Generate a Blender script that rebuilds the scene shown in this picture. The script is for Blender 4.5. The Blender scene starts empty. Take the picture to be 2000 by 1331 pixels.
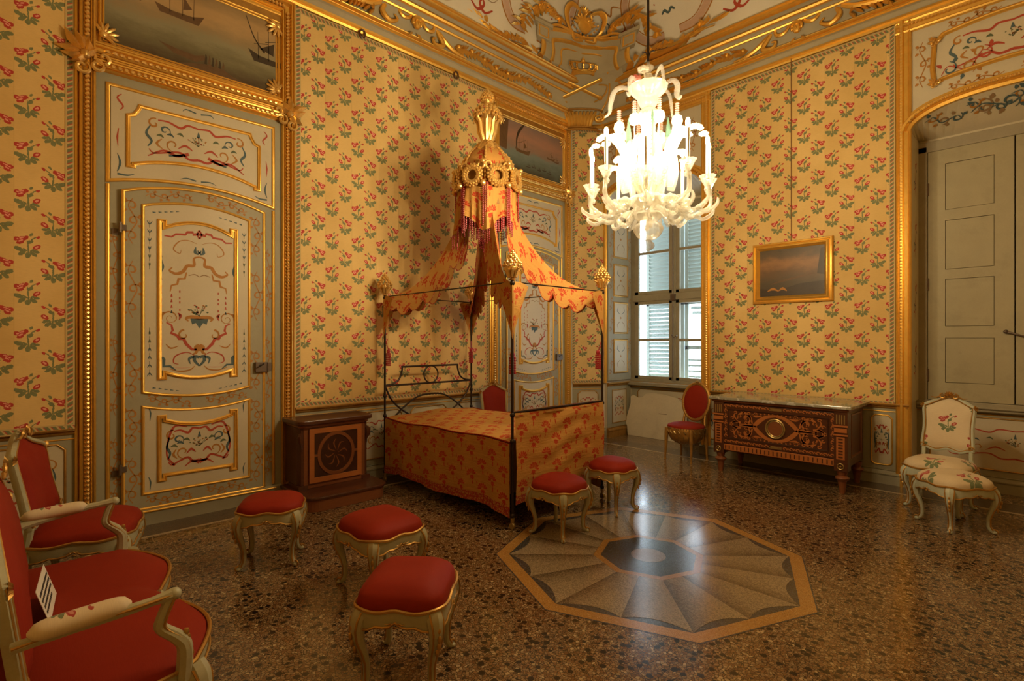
import bpy, math, random
from math import sin, cos, pi, radians, sqrt, atan2
from mathutils import Vector, Matrix

scn = bpy.context.scene
COL = scn.collection
rnd = random.Random(7)

# ---------------------------------------------------------------- camera, world, lights, exposure
cam_d = bpy.data.cameras.new('camera'); cam = bpy.data.objects.new('camera', cam_d); COL.objects.link(cam)
cam.location = (0.0, 0.0, 1.65); cam.rotation_euler = (radians(90), 0, radians(46.2))
cam_d.sensor_fit = 'HORIZONTAL'; cam_d.sensor_width = 36.0; cam_d.lens = 36.0 * 1020 / 2000
cam_d.clip_start = 0.05; cam_d.clip_end = 100
scn.camera = cam

wd = bpy.data.worlds.new('daylight'); scn.world = wd; wd.use_nodes = True
bg = wd.node_tree.nodes['Background']; bg.inputs[0].default_value = (0.80, 0.91, 1.0, 1); bg.inputs[1].default_value = 8.0
scn.view_settings.view_transform = 'Standard'; scn.view_settings.look = 'None'
scn.view_settings.exposure = 0.0; scn.view_settings.gamma = 1.0; scn.view_settings.use_curve_mapping = False
BULB = 1750.0
cy = scn.cycles
cy.max_bounces = 8; cy.diffuse_bounces = 5; cy.glossy_bounces = 4; cy.transmission_bounces = 6; cy.transparent_max_bounces = 16
cy.caustics_reflective = False; cy.caustics_refractive = False; cy.sample_clamp_indirect = 8.0
cy.use_denoising = True

# ---------------------------------------------------------------- mesh builder (front of everything faces -y)
class MB:
    def __init__(s): s.v = []; s.f = []; s.m = []; s.uv = []
    def add(s, vs, fs, mat=0, uvs=None):
        o = len(s.v); s.v.extend([tuple(p) for p in vs])
        for k, f in enumerate(fs):
            s.f.append(tuple(i + o for i in f)); s.m.append(mat)
            s.uv.append([uvs[i] for i in f] if uvs else None)
        return s
    def box(s, x0, x1, y0, y1, z0, z1, mat=0):
        return s.add([(x0,y0,z0),(x1,y0,z0),(x1,y1,z0),(x0,y1,z0),(x0,y0,z1),(x1,y0,z1),(x1,y1,z1),(x0,y1,z1)],
              [(0,1,5,4),(1,2,6,5),(2,3,7,6),(3,0,4,7),(4,5,6,7),(3,2,1,0)], mat)
    def grid(s, fn, nu, nv, mat=0, uvfn=None, cu=False, flip=False):
        vs = []; us = []
        NU = nu if cu else nu + 1
        for j in range(nv + 1):
            for i in range(NU):
                vs.append(fn(i / nu, j / nv))
                if uvfn: us.append(uvfn(i / nu, j / nv))
        fs = []
        for j in range(nv):
            for i in range(nu):
                a = j * NU + i; b = j * NU + (i + 1) % NU; c = b + NU; d = a + NU
                fs.append((a, d, c, b) if flip else (a, b, c, d))
        return s.add(vs, fs, mat, us if uvfn else None)
    def lathe(s, prof, n=20, c=(0, 0, 0), mat=0, sx=1.0, sy=1.0, fl=0.0, nf=0):
        def r(i, a): return prof[i][0] * (1 + fl * cos(nf * a))
        vs = []; fs = []
        for i, (pr, pz) in enumerate(prof):
            for k in range(n):
                a = 2 * pi * k / n; q = r(i, a)
                vs.append((c[0] + q * cos(a) * sx, c[1] + q * sin(a) * sy, c[2] + pz))
        for i in range(len(prof) - 1):
            for k in range(n):
                k2 = (k + 1) % n
                fs.append((i*n+k, i*n+k2, (i+1)*n+k2, (i+1)*n+k))
        if prof[0][0] > 1e-5: fs.append(tuple(reversed(range(n))))
        if prof[-1][0] > 1e-5: fs.append(tuple((len(prof)-1)*n + k for k in range(n)))
        return s.add(vs, fs, mat)
    def tube(s, pts, rad, n=8, mat=0, closed=False, flat=1.0):
        P = [Vector(p) for p in pts]; N = len(P)
        if not hasattr(rad, '__len__'): rad = [rad] * N
        elif len(rad) != N:
            R0 = rad; rad = [lerpl(R0, i / (N - 1)) for i in range(N)]
        T = []
        for i in range(N):
            a = P[(i-1) % N] if (closed or i > 0) else P[i]; b = P[(i+1) % N] if (closed or i < N-1) else P[i]
            t = b - a; T.append(t.normalized() if t.length > 1e-9 else Vector((0, 0, 1)))
        ref = Vector((0, 0, 1)) if abs(T[0].z) < .9 else Vector((0, -1, 0))
        u = (ref - T[0] * ref.dot(T[0])).normalized()
        vs = []; fs = []
        for i in range(N):
            u = (u - T[i] * u.dot(T[i])).normalized(); w = T[i].cross(u)
            for k in range(n):
                a = 2 * pi * k / n
                vs.append(P[i] + (u * cos(a) + w * sin(a) * flat) * rad[i])
        M = N if closed else N - 1
        for i in range(M):
            j = (i + 1) % N
            for k in range(n):
                k2 = (k + 1) % n
                fs.append((i*n+k, i*n+k2, j*n+k2, j*n+k))
        if not closed:
            fs.append(tuple(reversed(range(n)))); fs.append(tuple((N-1)*n + k for k in range(n)))
        return s.add(vs, fs, mat)
    def ell(s, c, r, rot=None, nu=8, nv=5, mat=0):
        if not hasattr(r, '__len__'): r = (r, r, r)
        vs = [Vector((0, 0, -r[2]))]
        for j in range(1, nv):
            t = -pi/2 + pi * j / nv
            for i in range(nu):
                a = 2 * pi * i / nu
                vs.append(Vector((r[0]*cos(t)*cos(a), r[1]*cos(t)*sin(a), r[2]*sin(t))))
        vs.append(Vector((0, 0, r[2])))
        fs = []
        for i in range(nu): fs.append((0, 1 + (i+1) % nu, 1 + i))
        for j in range(nv - 2):
            for i in range(nu):
                a = 1 + j*nu + i; b = 1 + j*nu + (i+1) % nu
                fs.append((a, b, b+nu, a+nu))
        L = len(vs) - 1; o = 1 + (nv-2)*nu
        for i in range(nu): fs.append((o+i, o+(i+1) % nu, L))
        if rot: vs = [rot @ p for p in vs]
        c = Vector(c)
        return s.add([p + c for p in vs], fs, mat)
    def mold(s, path, prof, closed=False, y0=0.0, mat=0):
        N = len(path); P = [Vector((p[0], p[1])) for p in path]; vs = []; fs = []; K = len(prof)
        for i in range(N):
            a = P[i-1] if (i > 0 or closed) else None; b = P[(i+1) % N] if (i < N-1 or closed) else None
            d1 = (P[i]-a).normalized() if a is not None else None; d2 = (b-P[i]).normalized() if b is not None else None
            if d1 is None: d1 = d2
            if d2 is None: d2 = d1
            n1 = Vector((-d1.y, d1.x)); n2 = Vector((-d2.y, d2.x)); m = n1 + n2
            if m.length < 1e-6: m = n1.copy()
            m.normalize(); m = m / max(.35, m.dot(n1))
            for (t, w) in prof: vs.append((P[i].x + m.x*t, y0 - w, P[i].y + m.y*t))
        M = N if closed else N - 1
        for i in range(M):
            j = (i+1) % N
            for k in range(K-1): fs.append((i*K+k, i*K+k+1, j*K+k+1, j*K+k))
        if not closed:
            fs.append(tuple(range(K))); fs.append(tuple((N-1)*K + k for k in reversed(range(K))))
        return s.add(vs, fs, mat)
    def poly(s, pts, y=0.0, mat=0):
        return s.add([(a, y, b) for a, b in pts], [tuple(range(len(pts)))], mat)
    def prism(s, pts, y0, y1, mat=0, axis='y', uv=None):
        n = len(pts)
        f = (lambda a, b, c: (a, c, b)) if axis == 'y' else (lambda a, b, c: (a, b, c))
        vs = [f(a, b, y0) for a, b in pts] + [f(a, b, y1) for a, b in pts]
        fs = [tuple(range(n)), tuple(reversed(range(n, 2*n)))] + [(i, n+i, n+(i+1) % n, (i+1) % n) for i in range(n)]
        if axis == 'z': fs = [tuple(reversed(q)) for q in fs]
        return s.add(vs, fs, mat, (uv + uv) if uv else None)
    def stroke(s, pts, w, y=0.0, mat=0, sm=6, mirror=None):
        if sm and len(pts) > 2: pts = smooth(pts, sm)
        N = len(pts)
        if N < 2: return s
        ws = [lerpl(w, i/(N-1)) for i in range(N)] if hasattr(w, '__len__') else [w]*N
        def go(ps):
            vs = []
            for i in range(N):
                a = ps[max(i-1, 0)]; b = ps[min(i+1, N-1)]
                dx, dz = b[0]-a[0], b[1]-a[1]; l = sqrt(dx*dx+dz*dz) or 1
                nx, nz = -dz/l*ws[i]/2, dx/l*ws[i]/2
                vs += [(ps[i][0]+nx, y, ps[i][1]+nz), (ps[i][0]-nx, y, ps[i][1]-nz)]
            s.add(vs, [(2*i, 2*i+1, 2*i+3, 2*i+2) for i in range(N-1)], mat)
        go(pts)
        if mirror is not None: go([(2*mirror - a, b) for a, b in pts])
        return s
    def merge(s, o, M=None):
        off = len(s.v)
        s.v.extend([tuple(M @ Vector(p)) if M else p for p in o.v])
        s.f.extend([tuple(i+off for i in f) for f in o.f]); s.m.extend(o.m); s.uv.extend(o.uv)
        return s
    def map(s, fn): s.v = [tuple(fn(Vector(p))) for p in s.v]; return s
    def build(s, name, mats, parent=None, smooth=True, loc=None, rot=None, bevel=0, ang=38):
        me = bpy.data.meshes.new(name); me.from_pydata(s.v, [], s.f)
        if not isinstance(mats, (list, tuple)): mats = [mats]
        for m in mats: me.materials.append(m)
        if len(mats) > 1: me.polygons.foreach_set('material_index', s.m)
        if any(u is not None for u in s.uv):
            ul = me.uv_layers.new(name='UVMap'); flat = []
            for f, u in zip(s.f, s.uv):
                for k in range(len(f)): flat += (list(u[k]) if u else [0.0, 0.0])
            ul.data.foreach_set('uv', flat)
        if smooth:
            me.polygons.foreach_set('use_smooth', [True]*len(s.f))
            try: me.set_sharp_from_angle(angle=radians(ang))
            except Exception: pass
        me.update()
        o = bpy.data.objects.new(name, me); COL.objects.link(o)
        if parent is not None: o.parent = parent
        if loc is not None: o.location = loc
        if rot is not None: o.rotation_euler = rot if hasattr(rot, '__len__') else (0, 0, rot)
        if bevel:
            b = o.modifiers.new('bevel', 'BEVEL'); b.width = bevel; b.segments = 2; b.limit_method = 'ANGLE'; b.angle_limit = radians(50)
        return o

def lerpl(L, t):
    x = t*(len(L)-1); i = min(int(x), len(L)-2); f = x-i
    return L[i]*(1-f) + L[i+1]*f
def smooth(pts, k=6, closed=False):
    P = [Vector(p) for p in pts]; out = []; N = len(P)
    for i in range(N if closed else N-1):
        if closed: p0, p1, p2, p3 = P[i-1], P[i], P[(i+1) % N], P[(i+2) % N]
        else: p0, p1, p2, p3 = P[max(i-1, 0)], P[i], P[i+1], P[min(i+2, N-1)]
        for j in range(k):
            t = j/k
            out.append(tuple(0.5*((2*p1) + (p2-p0)*t + (2*p0-5*p1+4*p2-p3)*t*t + (3*p1-p0-3*p2+p3)*t*t*t)))
    if not closed: out.append(tuple(P[-1]))
    return out
def spiral(cx, cz, r0, r1, a0, a1, n=18):
    return [(cx + (r0+(r1-r0)*i/n)*cos(a0+(a1-a0)*i/n), cz + (r0+(r1-r0)*i/n)*sin(a0+(a1-a0)*i/n)) for i in range(n+1)]
def arc(cx, cz, rx, rz, a0, a1, n=12):
    return [(cx + rx*cos(a0+(a1-a0)*i/n), cz + rz*sin(a0+(a1-a0)*i/n)) for i in range(n+1)]
def rect(x0, x1, z0, z1): return [(x0, z0), (x1, z0), (x1, z1), (x0, z1)]
def half(w, h): return [(-w/2, 0), (-w/2, h*.45), (-w*.28, h*.85), (0, h), (w*.28, h*.85), (w/2, h*.45), (w/2, 0)]
def ogee(w, h): return [(0, 0), (0, h*.35), (w*.12, h*.45), (w*.2, h*.95), (w*.34, h), (w*.5, h*.62), (w*.75, h*.5), (w*.82, h*.75), (w*.95, h*.7), (w, 0)]
def leaf(mb, p, ang, L, W, h, mat=0, curl=0.0, y=0.0, out=None):
    """a carved leaf lying in the wall plane, pointing along ang, standing h proud"""
    d = (cos(ang), sin(ang)); n = (-d[1], d[0])
    q = [(0, 0, .15), (.28, .42, .35), (.28, 0, 1.0), (.28, -.42, .35), (.62, .5, .3), (.62, 0, .95), (.62, -.5, .3), (1, curl, .25)]
    vs = [(p[0]+d[0]*a*L+n[0]*(b*W+curl*a*a*L*.5), y - h*c, p[1]+d[1]*a*L+n[1]*(b*W+curl*a*a*L*.5)) for a, b, c in q]
    mb.add(vs, [(0,2,1),(0,3,2),(1,2,5,4),(2,3,6,5),(4,5,7),(5,6,7)], mat)
def rope(mb, pts, sp, r, h, mat=0, y=0.0, tilt=0.0):
    """row of carved beads along a polyline in the wall plane"""
    for a, b in zip(pts[:-1], pts[1:]):
        l = sqrt((b[0]-a[0])**2+(b[1]-a[1])**2); n = max(1, int(l/sp)); an = atan2(b[1]-a[1], b[0]-a[0])
        M = Matrix.Rotation(-(an+tilt), 3, 'Y')
        for i in range(n):
            t = (i+.5)/n
            mb.ell((a[0]+(b[0]-a[0])*t, y, a[1]+(b[1]-a[1])*t), (sp*.52, h, r), M, 6, 4, mat)

def tag(o, label=None, cat=None, group=None, kind=None):
    if label: o['label'] = label
    if cat: o['category'] = cat
    if group: o['group'] = group
    if kind: o['kind'] = kind
    return o
def empty(name, loc=(0, 0, 0), rz=0.0, parent=None):
    o = bpy.data.objects.new(name, None); COL.objects.link(o); o.location = loc; o.rotation_euler = (0, 0, rz)
    o.empty_display_size = .1
    if parent: o.parent = parent
    return o
def copy_tree(o, parent=None):
    c = o.copy(); COL.objects.link(c)
    if parent is not None: c.parent = parent
    for ch in list(o.children): copy_tree(ch, c)
    return c
# ---------------------------------------------------------------- materials
class NT:
    def __init__(s, name):
        s.mat = bpy.data.materials.new(name); s.mat.use_nodes = True; s.t = s.mat.node_tree
        s.b = s.t.nodes['Principled BSDF']
    def n(s, typ, **kw):
        x = s.t.nodes.new(typ)
        for k, v in kw.items(): setattr(x, k, v)
        return x
    def link(s, a, b): s.t.links.new(a, b)
    def put(s, sock, v):
        if hasattr(v, 'is_output') or isinstance(v, bpy.types.NodeSocket): s.link(v, sock)
        elif v is not None:
            if hasattr(v, '__len__') and len(v) == 3 and len(sock.default_value) == 4: v = (*v, 1)
            sock.default_value = v
    def math(s, op, a, b=None, c=None, clamp=False):
        x = s.n('ShaderNodeMath', operation=op); x.use_clamp = clamp
        s.put(x.inputs[0], a)
        if b is not None: s.put(x.inputs[1], b)
        if c is not None: s.put(x.inputs[2], c)
        return x.outputs[0]
    def vm(s, op, a, b=None):
        x = s.n('ShaderNodeVectorMath', operation=op); s.put(x.inputs[0], a)
        if b is not None:
            if op == 'SCALE': s.put(x.inputs['Scale'], b)
            else: s.put(x.inputs[1], b)
        return x.outputs['Value'] if op in ('LENGTH', 'DOT_PRODUCT') else x.outputs['Vector']
    def mix(s, f, a, b, mode='MIX'):
        x = s.n('ShaderNodeMix', data_type='RGBA', blend_type=mode); s.put(x.inputs['Factor'], f)
        s.put(x.inputs[6], a); s.put(x.inputs[7], b); return x.outputs[2]
    def noise(s, vec, scale, detail=3, rough=.55, out=0):
        x = s.n('ShaderNodeTexNoise'); s.put(x.inputs['Vector'], vec); x.inputs['Scale'].default_value = scale
        x.inputs['Detail'].default_value = detail; x.inputs['Roughness'].default_value = rough; return x.outputs[out]
    def vor(s, vec, scale, feat='F1', out='Distance', rnd_=1.0):
        x = s.n('ShaderNodeTexVoronoi', feature=feat); s.put(x.inputs['Vector'], vec); x.inputs['Scale'].default_value = scale
        x.inputs['Randomness'].default_value = rnd_; return x.outputs[out]
    def ramp(s, f, stops, interp='LINEAR'):
        x = s.n('ShaderNodeValToRGB'); s.put(x.inputs[0], f); cr = x.color_ramp; cr.interpolation = interp
        while len(cr.elements) < len(stops): cr.elements.new(.5)
        for e, (p, c) in zip(cr.elements, stops): e.position = p; e.color = (*c, 1)
        return x.outputs[0]
    def tc(s, o='Object'): return s.n('ShaderNodeTexCoord').outputs[o]
    def uv(s): return s.tc('UV')
    def xyz(s, v):
        x = s.n('ShaderNodeSeparateXYZ'); s.put(x.inputs[0], v); return x.outputs
    def cmb(s, a, b, c=0.0):
        x = s.n('ShaderNodeCombineXYZ'); s.put(x.inputs[0], a); s.put(x.inputs[1], b); s.put(x.inputs[2], c); return x.outputs[0]
    def bump(s, h, st=.3, d=.01):
        x = s.n('ShaderNodeBump'); x.inputs['Strength'].default_value = st; x.inputs['Distance'].default_value = d
        s.put(x.inputs['Height'], h); s.link(x.outputs[0], s.b.inputs['Normal'])
    def done(s, col, rough=.6, metal=0.0, **kw):
        s.put(s.b.inputs['Base Color'], col); s.put(s.b.inputs['Roughness'], rough); s.put(s.b.inputs['Metallic'], metal)
        for k, v in kw.items(): s.put(s.b.inputs[k], v)
        return s.mat
    def maps(s, v, loc=(0,0,0), rot=0.0, sc=(1,1,1), typ='TEXTURE'):
        x = s.n('ShaderNodeMapping', vector_type=typ); s.put(x.inputs['Vector'], v)
        x.inputs['Location'].default_value = loc; x.inputs['Rotation'].default_value = (0, 0, rot); x.inputs['Scale'].default_value = sc
        return x.outputs[0]

def paint(name, c, rough=.55, var=.12, scale=6.0, metal=0.0, bump=.06, fine=60.0, dirt=None, **kw):
    m = NT(name); v = m.tc()
    n1 = m.noise(v, scale, 4); n2 = m.noise(v, fine, 3)
    k = m.math('MULTIPLY_ADD', n1, var*2, 1-var); k = m.math('MULTIPLY', k, m.math('MULTIPLY_ADD', n2, var, 1-var/2))
    col = m.vm('SCALE', c, k)
    if dirt:
        f = m.math('MULTIPLY', m.math('SUBTRACT', m.noise(v, 3.2, 6, .7), .53, clamp=True), dirt[1], clamp=True)
        col = m.mix(f, col, dirt[0])
    if bump: m.bump(n2, bump, .004)
    return m.done(col, rough, metal, **kw)

def sprig_mat(name, bgc, bg2, red, pink, green, cw=.157, ch=.37, k=1.0, rough=.75, strips=True, off=(0, 0)):
    m = NT(name); u = m.vm('ADD', m.uv(), (off[0], off[1], 0)); X = m.xyz(u)
    cx = m.math('DIVIDE', X[0], cw); col = m.math('FLOOR', cx); par = m.math('FLOORED_MODULO', col, 2.0)
    fx = m.math('MULTIPLY', m.math('SUBTRACT', m.math('FRACT', cx), .5), cw)
    fx = m.math('MULTIPLY', fx, m.math('MULTIPLY_ADD', par, -2.0, 1.0))
    cyv = m.math('MULTIPLY_ADD', par, .5, m.math('DIVIDE', X[1], ch))
    fy = m.math('MULTIPLY', m.math('SUBTRACT', m.math('FRACT', cyv), .5), ch)
    p = m.cmb(fx, fy)
    nz = m.vm('SUBTRACT', m.noise(u, 75, 2, .6, 1), (.5, .5, .5)); p = m.vm('ADD', p, m.vm('SCALE', nz, .014*k))
    if k != 1.0: p = m.vm('SCALE', p, 1/k)
    def shape(L):
        r = None
        for (x, y, a, b, an) in L:
            d = m.vm('LENGTH', m.maps(p, (x, y, 0), radians(an), (a, b, 1)))
            r = d if r is None else m.math('MINIMUM', r, d)
        return m.math('LESS_THAN', r, 1.0)
    reds = shape([(-.026, .040, .032, .016, 28), (-.055, .036, .017, .015, 0), (-.038, .014, .020, .012, 20), (-.006, .052, .012, .012, 0), (.049, -.012, .024, .015, 38), (.056, .060, .013, .008, 45)])
    pinks = shape([(-.030, .046, .015, .005, 24), (-.036, .026, .014, .0055, 35), (-.050, .034, .006, .005, 0), (.050, -.010, .013, .006, 40)])
    greens = shape([(.004, -.022, .0045, .055, 4), (.020, .074, .014, .008, 55), (.030, .046, .026, .0035, 42), (-.046, -.032, .026, .015, -22), (-.028, -.060, .025, .013, 42),
                    (.002, -.074, .015, .020, 0), (.031, -.062, .023, .013, -38), (.047, -.043, .018, .010, -15), (.014, .022, .019, .012, 35), (-.012, -.036, .016, .006, -40), (.026, -.036, .016, .006, 40)])
    c = bgc
    if strips:
        wn = m.n('ShaderNodeTexWhiteNoise'); wn.noise_dimensions = '1D'; m.put(wn.inputs['W'], m.math('FLOOR', m.math('DIVIDE', X[0], cw*2)))
        c = m.mix(m.math('MULTIPLY', wn.outputs['Value'], .5), bgc, bg2)
        seam = m.math('LESS_THAN', m.math('FRACT', m.math('DIVIDE', X[0], cw*2)), .012)
        c = m.mix(m.math('MULTIPLY', seam, .35), c, tuple(q*.45 for q in bg2))
    big = m.noise(u, 1.7, 4, .6)
    c = m.mix(m.math('MULTIPLY', m.math('SUBTRACT', big, .42, clamp=True), 2.2, clamp=True), c, bg2)
    weave = m.noise(m.vm('MULTIPLY', u, (25, 240, 1)), 1.0, 2)
    c = m.vm('SCALE', c, m.math('MULTIPLY_ADD', weave, .22, .89))
    gv = m.mix(m.noise(u, 30, 2), green, tuple(q*1.7 for q in green))
    c = m.mix(greens, c, gv); c = m.mix(reds, c, red); c = m.mix(pinks, c, pink)
    m.bump(weave, .12, .003)
    m.put(m.b.inputs['Sheen Weight'], .15)
    return m.done(c, rough)

def carnation_mat(name, bgc, bg2, red, cw=.165, ch=.27):
    m = NT(name); u = m.uv(); X = m.xyz(u)
    cx = m.math('DIVIDE', X[0], cw); col = m.math('FLOOR', cx); par = m.math('FLOORED_MODULO', col, 2.0)
    fx = m.math('MULTIPLY', m.math('SUBTRACT', m.math('FRACT', cx), .5), cw)
    cyv = m.math('MULTIPLY_ADD', par, .5, m.math('DIVIDE', X[1], ch))
    fy = m.math('MULTIPLY', m.math('SUBTRACT', m.math('FRACT', cyv), .5), ch)
    p = m.cmb(fx, fy)
    nz = m.vm('SUBTRACT', m.noise(u, 70, 2, .6, 1), (.5, .5, .5)); p = m.vm('ADD', p, m.vm('SCALE', nz, .008))
    p = m.maps(p, (0, 0, 0), radians(-14), (1, 1, 1))
    L = []
    for i in range(7):
        a = radians(168 - i*26); L.append((.050*cos(a), .016+.052*sin(a), .017, .0098, math.degrees(a)))
    for i in range(5):
        a = radians(152 - i*31); L.append((.029*cos(a), .014+.030*sin(a), .0105, .0066, math.degrees(a)))
    L += [(0, -.010, .016, .024, 0), (-.011, -.001, .013, .013, 0), (.011, -.001, .013, .013, 0), (.008, -.062, .0065, .024, 12), (-.022, -.020, .011, .004, 40), (.022, -.018, .011, .004, -40), (-.060, -.068, .009, .013, 10), (.062, .082, .009, .013, 10)]
    r = None
    for (x, y, a, b, an) in L:
        d = m.vm('LENGTH', m.maps(p, (x, y, 0), radians(an), (a, b, 1)))
        r = d if r is None else m.math('MINIMUM', r, d)
    f = m.math('LESS_THAN', r, 1.0)
    weave = m.noise(m.vm('MULTIPLY', u, (220, 30, 1)), 1.0, 2)
    c = m.mix(m.noise(u, 2.3, 4), bgc, bg2)
    c = m.mix(m.math('MULTIPLY', f, m.math('MULTIPLY_ADD', m.noise(u, 5, 3), .3, .78, clamp=True)), c, red)
    c = m.vm('SCALE', c, m.math('MULTIPLY_ADD', weave, .2, .9))
    h = m.noise(m.vm('MULTIPLY', u, (4, 22, 1)), 1.0, 4, .65)
    m.bump(m.math('ADD', m.math('MULTIPLY', weave, .15), h), .38, .02)
    return m.done(c, .75, **{'Specular IOR Level': .2})

def wood(name, c1, c2, rough=.32, scale=3.0, grain=(1, 1, 14), coat=.2):
    m = NT(name); v = m.vm('MULTIPLY', m.tc(), grain)
    a = m.noise(v, scale*4, 5, .6); b = m.noise(v, scale*16, 3)
    f = m.math('MULTIPLY_ADD', b, .35, m.math('MULTIPLY', a, .8), clamp=True)
    m.bump(b, .05, .003); m.put(m.b.inputs['Coat Weight'], coat)
    return m.done(m.mix(f, c1, c2), rough)

def terrazzo(name, c, dark, scale=62.0, darkamt=.2, rough=.2):
    m = NT(name); v = m.tc(); x = m.n('ShaderNodeTexVoronoi'); x.inputs['Scale'].default_value = scale; m.put(x.inputs['Vector'], v)
    rv = m.xyz(x.outputs['Color'])
    col = m.ramp(rv[0], [(0, c[0]), (.3, c[1]), (.6, c[2]), (.85, c[3]), (1, c[4])])
    ed = m.vor(v, scale, 'DISTANCE_TO_EDGE')
    col = m.mix(m.math('LESS_THAN', ed, .07), col, c[5])
    if darkamt:
        y = m.n('ShaderNodeTexVoronoi'); y.inputs['Scale'].default_value = scale*.36; m.put(y.inputs['Vector'], m.vm('ADD', v, m.vm('SCALE', m.noise(v, 40, 1, .5, 1), .012)))
        sel = m.math('MULTIPLY', m.math('LESS_THAN', y.outputs['Distance'], .36), m.math('LESS_THAN', m.xyz(y.outputs['Color'])[1], darkamt))
        col = m.mix(sel, col, dark)
    big = m.noise(v, .9, 3); col = m.vm('SCALE', col, m.math('MULTIPLY_ADD', big, .5, .75))
    wear = m.noise(v, 2.2, 4)
    m.bump(m.math('ADD', ed, m.noise(v, 7, 2)), .05, .006)
    return m.done(col, m.math('MULTIPLY_ADD', wear, .22, rough-.09), 0.0, **{'Coat Weight': .2, 'Coat Roughness': .16})

M = {}
M['hanging'] = sprig_mat('woven_sprig_silk', (.80, .565, .215), (.64, .415, .125), (.50, .045, .030), (.82, .36, .26), (.15, .165, .07), k=1.12)
M['cream_sprig'] = sprig_mat('cream_sprig_silk', (.70, .58, .38), (.60, .47, .28), (.40, .05, .04), (.6, .25, .18), (.12, .15, .07), cw=.23, ch=.40, k=1.05, strips=False, off=(.115, -.04))
M['bedcloth'] = carnation_mat('ochre_carnation_brocade', (.60, .33, .085), (.46, .22, .05), (.46, .035, .015), .15, .25)
def braid():
    m = NT('braid_trim'); X = m.xyz(m.uv())
    d = m.math('FRACT', m.math('ADD', m.math('MULTIPLY', X[0], 22), m.math('MULTIPLY', X[1], 14)))
    g = m.math('LESS_THAN', d, .52); r = m.math('GREATER_THAN', d, .82)
    ab = m.math('ABSOLUTE', m.math('SUBTRACT', X[1], .03))
    line = m.math('GREATER_THAN', ab, .018)
    c = m.mix(g, (.62, .46, .21), (.20, .22, .10)); c = m.mix(r, c, (.50, .09, .05)); c = m.mix(line, c, (.60, .45, .19))
    return m.done(c, .8)
M['braid'] = braid()
GOLD = dict(rough=.36, var=.14, scale=16, metal=.72, bump=.25, fine=45)
M['gold'] = paint('gilding', (.84, .50, .10), **GOLD)
M['gold_old'] = paint('aged_gilding', (.50, .28, .07), rough=.45, var=.35, scale=14, metal=.75, bump=.3, fine=60)
M['gold_pale'] = paint('pale_gilding', (.86, .56, .18), rough=.34, var=.3, scale=14, metal=.75, bump=.3, fine=70)
M['sage'] = paint('sage_paint', (.36, .335, .225), .55, .1, 3.0, dirt=((.22, .19, .11), 1.2))
M['cream'] = paint('cream_paint', (.61, .54, .38), .5, .08, 3.0, dirt=((.42, .36, .22), 1.0))
M['ceil'] = paint('ceiling_distemper', (.76, .72, .60), .8, .06, 2.0, dirt=((.5, .45, .32), .8))
M['cornice'] = paint('grey_stucco', (.44, .385, .25), .7, .1, 3.0, dirt=((.22, .19, .12), 1.0))
M['far_silk'] = paint('plain_silk', (.62, .43, .17), .8, .1, 3.0)
M['plaster'] = paint('white_plaster', (.72, .70, .64), .8, .06, 2.0)
M['shutter'] = paint('shutter_paint', (.40, .355, .215), .6, .12, 4.0, dirt=((.20, .18, .11), 1.6), bump=.2, fine=90)
M['sash'] = paint('window_sash_paint', (.34, .30, .20), .5, .15, 6.0, dirt=((.18, .16, .10), 2.0))
M['louvre'] = paint('louvre_paint', (.30, .35, .32), .55, .1, 6.0)
M['p_red'] = paint('painted_red', (.44, .06, .025), .6, .2, 20); M['p_blue'] = paint('painted_blue', (.07, .12, .13), .6, .25, 20)
M['p_ochre'] = paint('painted_ochre', (.44, .19, .028), .6, .2, 20); M['p_green'] = paint('painted_green', (.11, .14, .07), .6, .2, 20)
M['p_pink'] = paint('painted_pink', (.62, .42, .30), .6, .12, 20); M['p_line'] = paint('painted_brown_line', (.30, .19, .09), .6, .2, 20)
PAINTS = [M['p_red'], M['p_blue'], M['p_ochre'], M['p_green'], M['p_pink'], M['p_line']]
def velvet(name, c1, c2):
    m = NT(name); v = m.tc(); n = m.noise(m.vm('MULTIPLY', v, (9, 90, 9)), 3.0, 3); b = m.noise(v, 5, 3)
    m.bump(n, .12, .004); m.put(m.b.inputs['Sheen Weight'], .06); m.put(m.b.inputs['Sheen Tint'], (.8, .12, .04))
    return m.done(m.mix(m.math('MULTIPLY_ADD', n, .5, m.math('MULTIPLY', b, .5)), c1, c2), .66, **{'Specular IOR Level': .18})
M['velvet'] = velvet('red_silk', (.215, .014, .004), (.30, .024, .008))
M['frame_sage'] = paint('chair_paint', (.42, .40, .25), .42, .18, 12, dirt=((.28, .16, .05), 2.5))
M['frame_blue'] = paint('chair_pale_green_paint', (.50, .54, .42), .42, .14, 12, dirt=((.32, .22, .09), 2.0))
M['w_dark'] = wood('dark_walnut', (.045, .014, .006), (.11, .035, .013)); M['w_mid'] = wood('walnut', (.15, .045, .015), (.26, .09, .03))
M['w_light'] = wood('orange_fruitwood', (.34, .10, .022), (.48, .17, .045)); M['w_black'] = wood('burr_veneer', (.02, .008, .004), (.07, .022, .010), grain=(1, 1, 1), scale=5)
M['brass'] = paint('old_brass', (.42, .30, .11), .4, .2, 20, metal=.8)
def marble():
    m = NT('grey_marble'); v = m.tc(); n = m.noise(v, 5, 7, .65); w = m.math('ABSOLUTE', m.math('SUBTRACT', m.noise(v, 3, 5, .6), .5))
    c = m.mix(n, (.20, .19, .13), (.42, .40, .30)); c = m.mix(m.math('LESS_THAN', w, .02), c, (.5, .48, .4))
    return m.done(c, .12)
M['marble'] = marble()
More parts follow.
